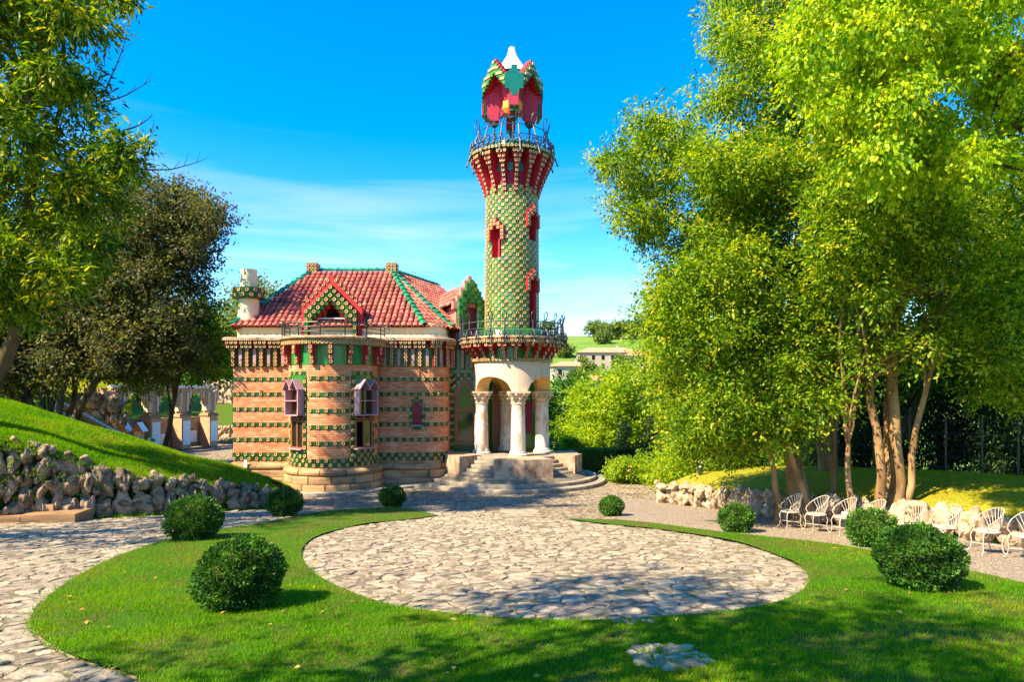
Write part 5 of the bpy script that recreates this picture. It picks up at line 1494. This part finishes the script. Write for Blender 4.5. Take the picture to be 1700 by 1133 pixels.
# round garden tree, its paler neighbour, clipped hedges
p = at(1055, 790, 44)
cl = poly_clumps([(965, 655), (1000, 632), (1060, 625), (1110, 640), (1150, 690), (1150, 770), (955, 768), (945, 710)], 44, 6, 70, .95, seed=12)
tree('round_tree', 'round bright yellow-green tree beyond the hedge right of the porch', (p.x, p.y, gz(p.x, p.y)), [((0, 0, 0), at(1055, 690, 44), .3)], cl, 40000, .24, .14, L_mid, M_bark, nlimb=8, sig=.26)
p = at(940, 790, 52)
cl = poly_clumps([(880, 660), (925, 625), (955, 625), (980, 660), (975, 760), (890, 760)], 52, 6, 18, 1.3, seed=13)
tree('dim_tree', 'shaded green tree seen between the porch and the round tree', (p.x, p.y, gz(p.x, p.y)), [((0, 0, 0), at(935, 690, 52), .3)], cl, 11000, .30, .17, L_hedge, M_bark, nlimb=6, sig=.35)
def box_hedge(label, x0, x1, y, dep, h, mat, n, L_=.08):
    t = thing('hedge', label, 'hedge', ((x0 + x1) / 2, y, gz((x0 + x1) / 2, y))); w = x1 - x0
    m = n; P = rng.random((m, 3)) * np.array([w, dep, h]) - np.array([w / 2, dep / 2, 0]); f = rng.integers(0, 4, m)
    P[f == 0, 1] = -dep / 2; P[f == 1, 2] = h; P[f == 2, 0] = w / 2; P[f == 3, 0] = -w / 2
    P += rng.normal(size=(m, 3)) * .03; D = unit(m); V, Fq = leaf_quads(P, D, unit(m) + np.array([0, -.3, .4]), L_ * rng.uniform(.7, 1.3, m), .6 * L_ * rng.uniform(.7, 1.3, m))
    link(bpy.data.objects.new('foliage', np_mesh('foliage', V, Fq, mat, np.clip(.5 + .25 * rng.normal(size=m), 0, 1))), t)
    b = MB(); b.box((0, 0, h / 2 - .02), (w - .08, dep - .08, h - .06)); b.build('dark_core', M_soil, t)  # added solid core, dark like the shaded inside of the hedge
p0, p1 = at(922, 790, 35.5), at(1018, 790, 35.5)
box_hedge('clipped dark hedge between the porch steps and the flowering shrub', p0.x, p1.x, 35.5, 1.2, 1.15, L_hedge, 9000)
p0, p1 = at(933, 790, 41), at(975, 790, 41)
box_hedge('small pale clipped hedge behind the dark one by the porch', p0.x, p1.x, 41, 1.2, 1.35, L_mid, 3500, .1)
for i, (px, d, top, w, lab) in enumerate(((1035, 38, 705, 24, 'small dark pointed conifer beside the clipped hedge'), (1078, 39, 690, 34, 'larger dark spreading conifer right of the pointed one'))):
    base = at(px, 790, d); z0 = gz(base.x, base.y); zt = EYE + (HY - top) / F * d; cl = []
    for k in range(12):
        f = k / 12; rr_ = (1 - f) * w / F * d
        for q in range(4): a_ = random.uniform(0, 2 * pi); cl.append((base.x + rr_ * .7 * math.cos(a_), base.y + rr_ * .7 * math.sin(a_), z0 + .2 + f * (zt - z0), max(.16, rr_ * .45)))
    tree('garden_conifer', lab, (base.x, base.y, z0), [((0, 0, 0), (base.x, base.y, zt - .2), .08)], cl, 6000, .13, .05, L_dark, M_bark, nlimb=2, sig=.1)
# flowering shrub in front of them
base = at(1062, 805, 31); z0 = gz(base.x, base.y)
t = thing('flowering_shrub', 'low leafy shrub with pink flower heads at the end of the path', 'shrub', (base.x, base.y, z0))
cl = poly_clumps([(1010, 800), (1012, 772), (1060, 764), (1110, 772), (1122, 800)], 31, 1.4, 14, .42, seed=14)
crown(t, [(c[0] - base.x, c[1] - base.y, c[2] - z0, c[3]) for c in cl], 8000, .12, .08, L_mid, 'foliage', sig=.10)
b = MB()
for k in range(3): b.tube([(k * .5 - .5, 0, -.1), (k * .6 - .6, 0, .7)], .025, 5)
b.build('stem', M_bark, t)
for k in range(14):
    c = random.choice(cl); b = MB(); q = Vector(c[:3]) - Vector((base.x, base.y, z0)) + Vector((random.uniform(-.2, .2), -c[3] * .95, random.uniform(-.1, .3)))
    bm = bmesh.new(); bmesh.ops.create_icosphere(bm, subdivisions=1, radius=.055)
    for v in bm.verts: v.co *= random.uniform(.8, 1.2)
    me = bpy.data.meshes.new('flower_head'); bm.to_mesh(me); bm.free(); me.materials.append(M_pink); o = link(bpy.data.objects.new('flower_head', me), t); o.location = q

# trees that stand out of frame to the left and shade the lawn
for i, (x, y, h, n, lab) in enumerate(((-16.5, 11.5, 11.5, 34, 'leafy tree left of the view whose boughs shade the lawn and path'), (-6.6, 1.2, 12.5, 40, 'leafy tree beside the viewpoint that shades the foreground grass'))):
    rs = random.Random(90 + i); cl = []
    while len(cl) < n:
        v = Vector((rs.uniform(-1, 1), rs.uniform(-1, 1), rs.uniform(-1, 1)))
        if v.length < 1: cl.append((x + v.x * 3.4, y + v.y * 3.2, drop(x, y) + h * .68 + v.z * h * .30, rs.uniform(.7, 1.2)))
    z0 = drop(x, y)
    tree('shade_tree', lab, (x, y, z0), [((0, 0, 0), (x, y, z0 + h * .7), .25)], cl, (5200, 9000)[i], .20, .10, L_left, M_bark, nlimb=10, sig=.2)

# ------------------------------------------------------------------ clipped box balls
balls = [(397, 1012, 165, 'largest dark box ball on the lawn at the lower left'), (322, 898, 104, 'box ball on the lawn edge before the rock wall'), (473, 858, 66, 'box ball near the right end of the rock wall'), (651, 842, 50, 'small box ball at the tip of the left lawn before the villa'), (1015, 857, 47, 'small box ball at the tip of the right lawn'), (1222, 884, 65, 'box ball before the nearest end of the low rock wall'), (1447, 908, 88, 'bright box ball standing before the middle chairs'), (1525, 980, 152, 'large dark box ball on the lawn at the lower right')]
def make_ball(px, py, wpx, lab):
    g = gp(px, py); rad = wpx / 2 / F * g.y * .82; ez = .86
    t = thing('box_ball', lab, 'shrub', tuple(g), group='clipped box balls on the lawn')
    m = int(min(16000, 5200 * (rad / .45) ** 2 * (1.5 if g.y < 10 else .8))); u = unit(m)
    off = 1.35 * np.array([noise.noise(Vector(q) * 2.2 + Vector((px, py, 0))) for q in u.tolist()])
    off2 = np.array([noise.noise(Vector(q) * 6.5 + Vector((py, px, 0))) for q in u.tolist()])
    P = u * rad * (1 + .13 * off[:, None] + .10 * off2[:, None]) * (1.04 - .22 * rng.random((m, 1)) ** 1.5); P[:, 2] *= ez; P[:, 2] += rad * ez * .95
    D = u * .9 + unit(m) * .8; D /= np.linalg.norm(D, axis=1, keepdims=True); s_ = .040 if g.y < 10 else .048
    V, Fq = leaf_quads(P, D, unit(m), s_ * rng.uniform(.8, 1.5, m), s_ * .62 * rng.uniform(.8, 1.3, m))
    tone = .36 + {1447: .16, 1222: .10, 1015: .12, 322: .06}.get(px, -.04) + .35 * off + .55 * off2 + .16 * rng.normal(size=m)
    link(bpy.data.objects.new('foliage', np_mesh('foliage', V, Fq, L_box, np.clip(tone, 0, 1))), t)
    bm = bmesh.new(); bmesh.ops.create_icosphere(bm, subdivisions=3, radius=rad * .80)  # added solid core, dark in place of the shade within the leaves
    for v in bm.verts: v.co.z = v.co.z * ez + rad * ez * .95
    me = bpy.data.meshes.new('dark_core'); bm.to_mesh(me); bm.free(); me.materials.append(M_soil); link(bpy.data.objects.new('dark_core', me), t)
    b = MB(); b.tube([(0, 0, -.1), (0, 0, .3)], .05, 6); b.build('stem', M_bark, t)
for q in balls: make_ball(*q)

# ------------------------------------------------------------------ fallen leaves
m = 150; Yf = rng.uniform(5.5, 15, m); Xf = rng.uniform(-.7, .75, m) * Yf
Pf = np.stack([Xf, Yf, np.array([gz(x, y) for x, y in zip(Xf.tolist(), Yf.tolist())]) + .075], 1)
Df = unit(m); Df[:, 2] *= .15; Df /= np.linalg.norm(Df, axis=1, keepdims=True)
V, Fq = leaf_quads(Pf, Df, np.tile([0, 0, 1.], (m, 1)) + .3 * unit(m), rng.uniform(.05, .10, m), rng.uniform(.03, .06, m))
L_fall = leaf_mat('fallen_leaf', [(.30, .13, .03), (.46, .28, .05), (.40, .36, .08)], .2)
tag(link(bpy.data.objects.new('fallen_leaves', np_mesh('fallen_leaves', V, Fq, L_fall, rng.random(m)))), 'dry yellow and brown leaves scattered over lawn and paving', 'leaves', kind='stuff')
# ------------------------------------------------------------------ grass blades
def in_poly_np(P, X, Y):
    P = np.array([(p[0], p[1]) for p in P]); c = np.zeros(len(X), bool); j = len(P) - 1
    for i in range(len(P)):
        k = (P[i, 1] > Y) != (P[j, 1] > Y)
        with np.errstate(divide='ignore', invalid='ignore'): c ^= k & (X < (P[j, 0] - P[i, 0]) * (Y - P[i, 1]) / (P[j, 1] - P[i, 1]) + P[i, 0])
        j = i
    return c
def blades(name, P, h, w, mat, lean=.5, var0=.45, clump=1.0):
    m = len(P); a_ = rng.uniform(0, 2 * pi, m); S = np.stack([np.cos(a_), np.sin(a_), np.zeros(m)], 1); h_ = h * rng.uniform(.5, 1.3, m)[:, None]; w_ = w * rng.uniform(.7, 1.3, m)[:, None]
    tip = P + np.stack([rng.normal(size=m) * lean, rng.normal(size=m) * lean, np.ones(m)], 1) * h_
    V = np.stack([P - S * w_ / 2, P + S * w_ / 2, tip], 1).reshape(-1, 3)
    pn = np.array([noise.noise(Vector((x * .9, y * .9, 1.5))) for x, y in P[:, :2].tolist()])
    var = np.clip(var0 + .5 * pn + .2 * rng.normal(size=m), 0, 1)
    me = np_mesh(name, V, np.arange(3 * m).reshape(m, 3), mat, var, 3)
    return tag(link(bpy.data.objects.new(name, me)), kind='stuff')
xs_, ys_ = [], []
for (y0_, y1_, n) in ((4.5, 7, 90000), (7, 9.5, 90000), (9.5, 13, 70000), (13, 17, 50000), (17, 24, 40000)):
    Y = rng.uniform(y0_, y1_, n); X = rng.uniform(-.80, .80, n) * Y
    jx, jy = X + rng.normal(size=n) * .05, Y + rng.normal(size=n) * .05; k = in_poly_np(LAWN, jx, jy); 
    # thin, worn patches
    pn = np.array([noise.noise(Vector((x * .8, y * 1.1, 9.0))) + .5 * noise.noise(Vector((x * 2.3, y * 2.3, 2.0))) for x, y in zip(X.tolist(), Y.tolist())])
    k &= rng.random(n) < np.clip(.95 - 1.9 * np.clip(pn - .02, 0, 1) * (Y < 9.5), .35, 1)
    xs_.append(X[k]); ys_.append(Y[k])
X, Y = np.concatenate(xs_), np.concatenate(ys_)
Z = np.array([lawn_h(x, y) for x, y in zip(X.tolist(), Y.tolist())]) + .04
g1 = tag(blades('lawn_grass', np.stack([X, Y, Z], 1), .042, .010, L_grass), 'short green grass blades covering the lawn round the paved circle', 'grass')
def on_surface(verts, faces, n, cond):
    V = np.array(verts); Fq = np.array(faces); A = V[Fq]; cen = A.mean(1); ar = np.linalg.norm(np.cross(A[:, 2] - A[:, 0], A[:, 3] - A[:, 1]), axis=1) / 2
    d = np.maximum(5, cen[:, 1]); px = CX + cen[:, 0] / d * F; w = ar / d ** 2 * ((px > -60) & (px < 1760)) * cond(cen); w /= w.sum()
    i = rng.choice(len(Fq), n, p=w); u, v = rng.random((n, 1)), rng.random((n, 1)); Q = A[i]
    return (Q[:, 0] * (1 - u) + Q[:, 1] * u) * (1 - v) + (Q[:, 3] * (1 - u) + Q[:, 2] * u) * v
wt = Line([Vector(p) for p in wl_xy]); q_ = []
for k in range(9000):
    u_ = random.random() ** .8 * wt.len; p_, n_ = wt.pos(u_); i_ = u_ / wt.len * (len(wl_top) - 1); zt_ = np.interp(u_, wt.l, wl_top)
    o_ = random.uniform(-.45, .12); q_.append((p_.x - n_.x * .25 + n_.x * o_, p_.y - n_.y * .25 + n_.y * o_, zt_ - .08 + random.uniform(-.15, .05) * (o_ > 0)))
tag(blades('overhanging_grass', np.array(q_), .17, .02, L_grass, lean=.7, var0=.5), 'long grass hanging over the top of the rock wall', 'grass')
q_ = []
for k in range(420):
    u_ = random.random() * wt.len; p_, n_ = wt.pos(u_); g_ = gz(p_.x, p_.y); zt_ = np.interp(u_, wt.l, wl_top)
    c_ = Vector((p_.x + n_.x * .2, p_.y + n_.y * .2, g_ + .02)) if k % 2 else Vector((p_.x + n_.x * .05, p_.y + n_.y * .05, random.uniform(g_, zt_)))
    for j in range(9): q_.append((c_.x + random.gauss(0, .05), c_.y + random.gauss(0, .05), c_.z))
tag(blades('wall_weeds', np.array(q_), .12, .025, L_grass, lean=.7, var0=.4), 'small weeds growing in and below the rock wall joints', 'weeds')
tag(blades('bank_grass', on_surface(bk_v, bk_f, 70000, lambda c: 1.0), .075, .022, L_grass, var0=.5), 'green grass on the sloping bank above the rock wall', 'grass')
tag(blades('mound_grass', on_surface(md_v, md_f, 45000, lambda c: 1.0), .04, .016, L_moss, var0=.5), 'yellowish mossy grass on the mound under the trees', 'grass')

# ================================================================== SMALL THINGS
# white metal garden chairs along the low wall
def make_chair():
    t = thing('garden_chair', 'x', 'chair', group='white metal chairs along the low rock wall')
    sh = .44
    b = MB(); n = 20; ring_ = [(.23 * math.cos(2 * pi * k / n) * (1.0), .225 * math.sin(2 * pi * k / n)) for k in range(n)]
    b.prism(ring_, sh - .012, sh + .012); b.tube([(x * 1.02, y * 1.02, sh) for x, y in ring_ + ring_[:1]], .016, 6, caps=False)
    b.tube([(x * .55, y * .55, sh + .012) for x, y in ring_ + ring_[:1]], .008, 5, caps=False); b.build('seat', M_chair, t, 40)
    for sx, sy in ((1, 1), (1, -1), (-1, 1), (-1, -1)):
        b = MB(); b.tube([(sx * .16, sy * .16, sh), (sx * .20, sy * .19, .34), (sx * .185, sy * .175, .20), (sx * .20, sy * .19, .07), (sx * .25, sy * .23, .0)], [.014, .013, .011, .011, .015], 7); b.build('leg', M_chair, t, 60)
    b = MB(); b.tube([(.17, .17, .17), (-.17, -.17, .17)], .009, 5); b.tube([(.17, -.17, .175), (-.17, .17, .175)], .009, 5); b.build('stretcher', M_chair, t)
    # fan back: hoop that sweeps forward into arms, ribs radiate from the seat
    def hoop(s):                                        # s in -1..1
        a_ = s * R(118); r_ = .245; h = sh + .17 + .29 * max(0, math.cos(a_ * .80)) ** 1.1
        return Vector((-r_ * math.cos(a_) - .06 * max(0, math.cos(a_)), r_ * math.sin(a_) * 1.12, h))
    b = MB(); b.tube([hoop(-1 + 2 * k / 24) for k in range(25)], .011, 7); b.build('back_hoop', M_chair, t, 60)
    for k in range(11):
        s = -.62 + 1.24 * k / 10; h = hoop(s); a_ = s * R(62); q = Vector((-.20 * math.cos(a_), .20 * math.sin(a_), sh + .01)); m = q.lerp(h, .5) + Vector((-.02, 0, -.01))
        b = MB(); b.tube([q, m, h], [.006, .008, .007], 5); b.build('rib', M_chair, t, 60)
    for s in (-1, 1):
        h = hoop(s); b = MB(); b.tube([h, (h.x + .03, h.y * .98, h.z - .08), (.10, s * .205, sh + .01)], .012, 6); b.build('arm_support', M_chair, t, 60)
    return t
ch_px = [(1312, 878), (1355, 884), (1400, 890), (1447, 896), (1512, 904), (1568, 911), (1638, 920), (1702, 930)]
labs = ['white fan-backed garden chair farthest along the low rock wall', 'second white chair from the far end of the row', 'third white chair from the far end of the row', 'white chair half hidden behind the bright box ball', 'fourth white chair from the right edge of the view', 'third white chair from the right, its back against a rock', 'white chair nearest the camera that is seen whole', 'white chair cut off by the right edge of the view']
proto = make_chair()
for i, (px, py) in enumerate(ch_px):
    o = proto if i == 0 else copy_tree(proto)
    g = gp(px, py); o.location = (g.x, g.y, g.z + .012); o.scale = (.92, .92, .94); o['label'] = labs[i]; o.rotation_euler = (0, 0, R(188 + random.uniform(-9, 9)))

# path lamps
def lamp(px, py, d, h, lab, lean=0, r_=.085):
    g = at(px, py, d); z = drop(g.x, g.y); t = thing('path_lamp', lab, 'lamp', (g.x, g.y, z), group='dark bollard lamps'); t.rotation_euler = (0, lean, 0)
    b = MB(); b.lathe([(0, -.05), (r_, -.05), (r_, h * .55), (r_ * .8, h * .56)], 16, (0, 0)); b.build('post', M_blackiron, t, 40)
    b = MB(); b.lathe([(r_ * .85, h * .55), (r_ * .85, h * .85)], 16, (0, 0)); b.build('diffuser', M_white, t, 40)
    b = MB(); b.lathe([(r_, h * .85), (r_ * 1.05, h * .88), (r_ * .9, h * .96), (0, h)], 16, (0, 0)); b.build('cap', M_white if not lean else M_ridge, t, 40)
    return t
lamp(1163, 790, 25.5, .52, 'short path lamp with pale top at the far end of the mound')
lamp(1403, 812, 16.8, .42, 'short path lamp before the slender trunks on the mound')
lamp(247, 735, 41, 1.4, 'leaning dark bollard with a green cap beside the folly', .14, .22)

# two small gabled brick posts by the folly
for px, lab in ((206, 'left one of two small gabled posts before the folly'), (231, 'right one of two small gabled posts before the folly')):
    g = at(px, 740, 42); z = .1; t = thing('gabled_post', lab, 'post', (g.x, g.y, z), group='small gabled posts before the folly')
    b = MB(); b.box((0, 0, .5), (.42, .42, 2.2)); b.build('shaft', M_folly, t)
    b = MB(); b.prism([(-.36, 0), (.36, 0), (0, .52)], -.3, .3, Matrix.Translation((0, 0, 1.6)) @ Matrix.Rotation(R(90), 4, 'X')); b.build('gable_cap', M_wood, t)
    b = MB(); b.face([(.40, -.33, 1.58), (.40, .33, 1.58), (.03, .33, 2.14), (.03, -.33, 2.14)]); b.face([(.40, -.33, 1.61), (.40, .33, 1.61), (.03, .33, 2.17), (.03, -.33, 2.17)]); b.build('cap_slope', M_panel, t)

# brick folly with buttress piers and white display panels
fol = thing('brick_folly', 'brick garden folly with stepped arches and white panels beyond the bank', 'folly')
A, Bp = Vector((-25.6, 43.6, 0)), Vector((-22.6, 50.5, 0)); ax = (Bp - A).normalized(); nrm = Vector((ax.y, -ax.x, 0)); L_ = (Bp - A).length
MF = Matrix(((ax.x, nrm.x, 0, A.x), (ax.y, nrm.y, 0, A.y), (0, 0, 1, .1), (0, 0, 0, 1)))
b = MB(); b.box((L_ / 2, -.8, 1.1), (L_, .3, 2.2), MF); b.build('back_wall', M_rockl, fol)
b = MB(); b.box((L_ / 2 - .1, .05, 4.42), (L_ + .6, .5, .16), MF); b.build('cornice', M_panel, fol)
b = MB(); b.box((L_ / 2, -.15, 4.15), (L_ + .2, .7, .42), MF); b.build('entablature', M_folly, fol)
for k in range(4):
    x = .1 + k * (L_ - .2) / 3; pr = link(bpy.data.objects.new('pier', None), fol)
    b = MB(); b.box((x, 0, 1.15), (.75, .95, 2.3), MF); b.build('pier_base', M_folly, pr)
    b = MB(); b.box((x, 0, 2.38), (.9, 1.1, .2), MF, taper=.85); b.build('pier_moulding', M_plinth, pr)
    b = MB(); b.box((x, -.05, 3.2), (.42, .6, 1.6), MF); b.build('pier_shaft', M_folly, pr)
    for s in (-1, 1):
        for j in range(3):
            c = MB(); c.box((x + s * (.28 + .17 * j), .02, 3.35 + .26 * j), (.16, .62 - .1 * j, 1.35 - .42 * j), MF); c.build('arch_rib', M_folly if j % 2 else M_sand, pr)
for k, (x, w, z0_, z1_) in enumerate(((.1, .62, .3, 1.9), (2.55, .62, .3, 2.0), (5.0, .62, .3, 2.0), (L_ - .1, .6, .4, 1.9))):
    c = MB(); c.box((x, .50, (z0_ + z1_) / 2), (w, .05, z1_ - z0_), MF); c.build('display_panel', M_panel, fol)
for k, (x, w, z0_, z1_) in enumerate(((3.8, 1.25, .35, 1.1), (6.3, 1.0, .35, 1.2))):
    c = MB(); c.box((x, -.55, (z0_ + z1_) / 2), (w, .06, z1_ - z0_), MF); c.build('display_panel', M_panel, fol)
# the folly's left flank with slender piers
AF = Vector((-27.8, 42.8, 0)); 
for k in range(3):
    x = -2.2 + k * .8; c = MB(); c.box((x + .5, .0, 2.2), (.5 if k == 0 else .26, .5, 4.2), MF @ Matrix.Rotation(R(0), 4, 'Z')); c.build('flank_pier', M_folly, fol)
c = MB(); c.box((-1.0, -.1, 1.2), (2.2, .7, 2.4), MF); c.build('flank_wall', M_folly, fol)

# upper lawn and rocks left of the folly
ul0 = [at(60, 700, 41), at(130, 690, 41), at(210, 690, 42), at(215, 690, 43)]; ul1 = [at(60, 655, 43.5), at(130, 664, 44), at(210, 662, 45), at(216, 660, 46)]; ul2 = [at(60, 625, 52), at(120, 628, 53), at(170, 632, 54), at(215, 640, 55)]; ul3 = [p + Vector((0, 8, -1)) for p in ul2]
ul_v, ul_f = loft([ul0, ul1, ul2, ul3], 24, .1, 4); b = MB(); b.poly(ul_v, ul_f); tag(b.build('upper_lawn', M_moss, smooth_deg=70), kind='structure')
tag(blades('upper_lawn_grass', on_surface(ul_v, ul_f, 14000, lambda c: 1.0), .12, .05, L_moss, var0=.35), 'yellow-green grass on the slope beyond the stair', 'grass')
lw2 = thing('rockery', 'heap of brown rocks beneath the yellow slope beside the folly', 'rock wall')
its = []
for k in range(34):
    px = random.uniform(118, 208); py = random.uniform(660, 706); p = at(px, py, 40.6 + random.uniform(-.3, .3)); s_ = random.uniform(.5, 1.1)
    its.append((random.randrange(len(RK)), Matrix.Translation(p) @ Matrix.Rotation(random.uniform(0, 6), 4, 'Z') @ Matrix.Diagonal((s_, s_ * .8, s_ * random.uniform(1, 1.5), 1))))
pieces(lw2, 'rock', RK, its, 60)
# low rubble wall at the end of the courtyard
lw3 = thing('courtyard_wall', 'pale rubble wall at the far end of the courtyard beside the villa', 'rock wall')
q0, q1 = at(330, 722, 53), at(402, 716, 52)
rock_line(lw3, RKL[:6], [(q0.x, q0.y), (q1.x, q1.y)], [1.5, 1.5], .42, hf=lambda x, y: .4)
q2, q3 = at(335, 690, 60), at(410, 690, 60)
b = MB(); b.poly([(q0.x, q0.y, 1.3), (q1.x, q1.y, 1.3), (q3.x, q3.y, 3.2), (q2.x, q2.y, 3.0)], [(0, 1, 2, 3)]); tag(b.build('grass_slope', M_turf), kind='structure')
lw4 = thing('upper_rubble_wall', 'rough stone wall above the small grass slope left of the villa', 'rock wall')
rock_line(lw4, RKL[:6], [(q2.x, q2.y), (q3.x, q3.y)], [5.0, 5.2], .6, hf=lambda x, y: 2.9)

# stair with pale copings behind the bank
stw = thing('garden_stair', 'garden stair with pale sloping copings descending behind the bank', 'stair')
for k, (a_, c_) in enumerate((((98, 666, 34.2), (203, 722, 36.2)), ((88, 678, 33.0), (172, 722, 34.8)))):
    p, q = at(*a_), at(*c_); d = (q - p); L2 = d.length; M = Matrix.Translation((p + q) / 2) @ Vector((1, 0, 0)).rotation_difference(d.normalized()).to_matrix().to_4x4()
    b = MB(); b.box((0, 0, -.02), (L2, .5, .09), M); b.build('coping', M_coping, stw)
    b = MB(); b.box((0, .02, -.40), (L2, .38, .68), M); b.build('parapet', M_sandy, stw)
p, q = at(92, 676, 33.8), at(190, 728, 35.6)
for k in range(12):
    r_ = p.lerp(q, k / 11); b = MB(); b.box((r_.x, r_.y, r_.z - .3), (.42, 1.6, .3)); b.build('tread', M_step, stw)

# black slatted bench behind the porch
g = at(905, 740, 38); bn = thing('slatted_bench', 'black slatted iron bench half seen behind the porch columns', 'bench', (g.x, g.y, gz(g.x, g.y) + .55))
for k in range(4): b = MB(); b.box((0, -.2 + k * .12, .42), (1.5, .09, .025)); b.build('seat_slat', M_blackiron, bn)
for k in range(4): b = MB(); b.box((0, .25 + k * .03, .55 + k * .12), (1.5, .025, .085)); b.build('back_slat', M_blackiron, bn)
for s in (-1, 1):
    for y in (-.2, .25): b = MB(); b.tube([(s * .65, y, -.55), (s * .65, y, .42 if y < 0 else .95)], .03, 6); b.build('leg', M_blackiron, bn)

# wire fence on slim posts behind the mound
fe = thing('wire_fence', 'thin dark wire fence on slim posts behind the mound', 'fence')
pf = [at(1330 + 60 * k, 800, 23.5 - .6 * k) for k in range(8)]
for i, p in enumerate(pf):
    z = drop(p.x, p.y); b = MB(); b.tube([(p.x, p.y, z - .1), (p.x, p.y, z + 1.7)], .03, 6); b.build('post', M_blackiron, fe)
for h in (.15, .5, .85, 1.2, 1.6):
    b = MB(); b.tube([(p.x, p.y, drop(p.x, p.y) + h) for p in pf], .010, 4); b.build('wire', M_blackiron, fe)

# stone patches set in the lawn
def patch(px, py, wx, wy, n, lab):
    c = gp(px, py); t = thing('stone_patch', lab, 'stones', tuple(c)); rs = random.Random(px); its = []
    for k in range(n * 8):
        if len(its) >= n: break
        u, v = rs.uniform(-1, 1), rs.uniform(-1, 1)
        if u * u + v * v > 1: continue
        s_ = rs.uniform(.10, .20) * (1 if wx > .3 else .8); x, y = u * wx, v * wy
        if any(math.hypot(x - q[1].translation.x, y - q[1].translation.y) < .085 for q in its): continue
        its.append((rs.randrange(len(STP)), Matrix.Translation((x, y, lawn_h(c.x + x, c.y + y) - c.z + .045)) @ Matrix.Rotation(rs.uniform(0, 6), 4, 'Z') @ Matrix.Diagonal((s_ * 1.15, s_ * .9, s_ * .45, 1))))
    pieces(t, 'stone', STP, its, 80)
STP = rockset(M_stone, 10, 40, 2)
patch(1110, 1098, .34, .36, 44, 'patch of small grey stones set in the lawn at lower right')
patch(1050, 1041, .22, .10, 12, 'little row of stones where the lawn meets the paved circle')

# ------------------------------------------------------------------ far hillside: houses and trees
def house(px, py, d, w, h, dep, lab, rot=0):
    p = at(px, py, d); z = gz(p.x, p.y); t = thing('hillside_house', lab, 'house', (p.x, p.y, z), rot, 'houses on the far hillside')
    w, h, dep = w * .75, h * .7, dep * .75; hh = h
    b = MB(); b.box((0, 0, hh / 2 - 1), (w, dep, hh + 2)); b.build('wall', M_hwall, t)
    b = MB(); e = .6; r_ = h * .38
    b.poly([(-w / 2 - e, -dep / 2 - e, hh), (w / 2 + e, -dep / 2 - e, hh), (w / 2 + e, dep / 2 + e, hh), (-w / 2 - e, dep / 2 + e, hh), (-w / 2 + dep / 2.6, 0, hh + r_), (w / 2 - dep / 2.6, 0, hh + r_)], [(0, 1, 5, 4), (1, 2, 5), (2, 3, 4, 5), (3, 0, 4), (3, 2, 1, 0)]); rf = b.build('roof', M_hroof, t)
    b = MB(); b.box((w * .2, .3, hh + r_), (.7, .7, 1.4)); b.build('chimney', M_hwall, rf)
    n = max(2, int(w / 3))
    for k in range(n):
        for fl_ in range(2):
            x = -w / 2 + (k + .5) * w / n; b = MB(); b.box((x, -dep / 2 - .03, hh - 1.6 - fl_ * 2.7), (.95, .1, 1.35)); b.build('window', M_dark, t)
house(945, 616, 190, 13, 5.5, 9, 'low white house nearest the tower on the far hillside', .1)
house(1006, 612, 215, 24, 6.5, 11, 'long cream house with a broad red roof on the far hillside')
house(1068, 612, 205, 15, 6.5, 10, 'white house partly behind the laurel on the far hillside', -.1)
house(990, 632, 160, 12, 5, 9, 'white house lower on the hillside above the round tree', .2)
house(1075, 632, 150, 16, 5, 9, 'pale house lowest on the hillside behind the round tree', -.15)
hill = [(905, 575, 300, 30), (918, 590, 260, 26), (938, 600, 240, 22), (985, 575, 320, 26), (1000, 566, 330, 24), (1015, 578, 300, 28), (1035, 566, 330, 26), (1045, 580, 300, 30), (1065, 572, 310, 28), (1085, 580, 300, 26), (1000, 590, 280, 18), (1110, 575, 300, 34), (965, 606, 210, 14), (1035, 615, 190, 14), (960, 628, 150, 14), (1105, 600, 220, 34), (880, 600, 240, 30), (1020, 632, 145, 12), (975, 618, 170, 18), (1042, 622, 165, 18), (1030, 600, 195, 12)]
hlab = ['far tree on the skyline touching the tower balcony', 'far tree below the skyline close to the tower', 'far tree just left of the low white house', 'far tree at the left end of the hilltop grove', 'far tree second from the left in the hilltop grove', 'far tree in front of the hilltop grove, left of its middle', 'far tree at the crest in the middle of the hilltop grove', 'far tree in front of the middle of the hilltop grove', 'far tree right of the middle of the hilltop grove', 'far tree at the right end of the hilltop grove', 'small far tree alone on the field below the grove', 'far tree on the ridge behind the laurel crown', 'small far tree between the low white house and the long one', 'small far tree between the long house and the right one', 'small far tree below the low white house', 'far tree behind the laurel crown, below the ridge', 'far tree hidden mostly by the tower porch', 'small far tree between the two lowest houses', 'rounded tree before the left part of the long house', 'rounded tree before the right house', 'small tree standing against the long house']
for i, (px, py, d, wpx) in enumerate(hill):
    wpx *= 1.35; p = at(px, py, d); z = gz(p.x, p.y); r_ = wpx / 2 / F * d; zc = max(z + r_ * .8, p.z)
    cl = [(p.x + random.uniform(-.6, .6) * r_, p.y + random.uniform(-.5, .5) * r_, zc + random.uniform(-.45, .45) * r_, r_ * random.uniform(.4, .6)) for _ in range(11)]
    tree('hillside_tree', hlab[i], (p.x, p.y, z), [((0, 0, 0), (p.x, p.y, zc), .35)], cl, 2600, .8, .55, L_far, M_bark, 'trees on the far hillside', nlimb=2, sig=.6)
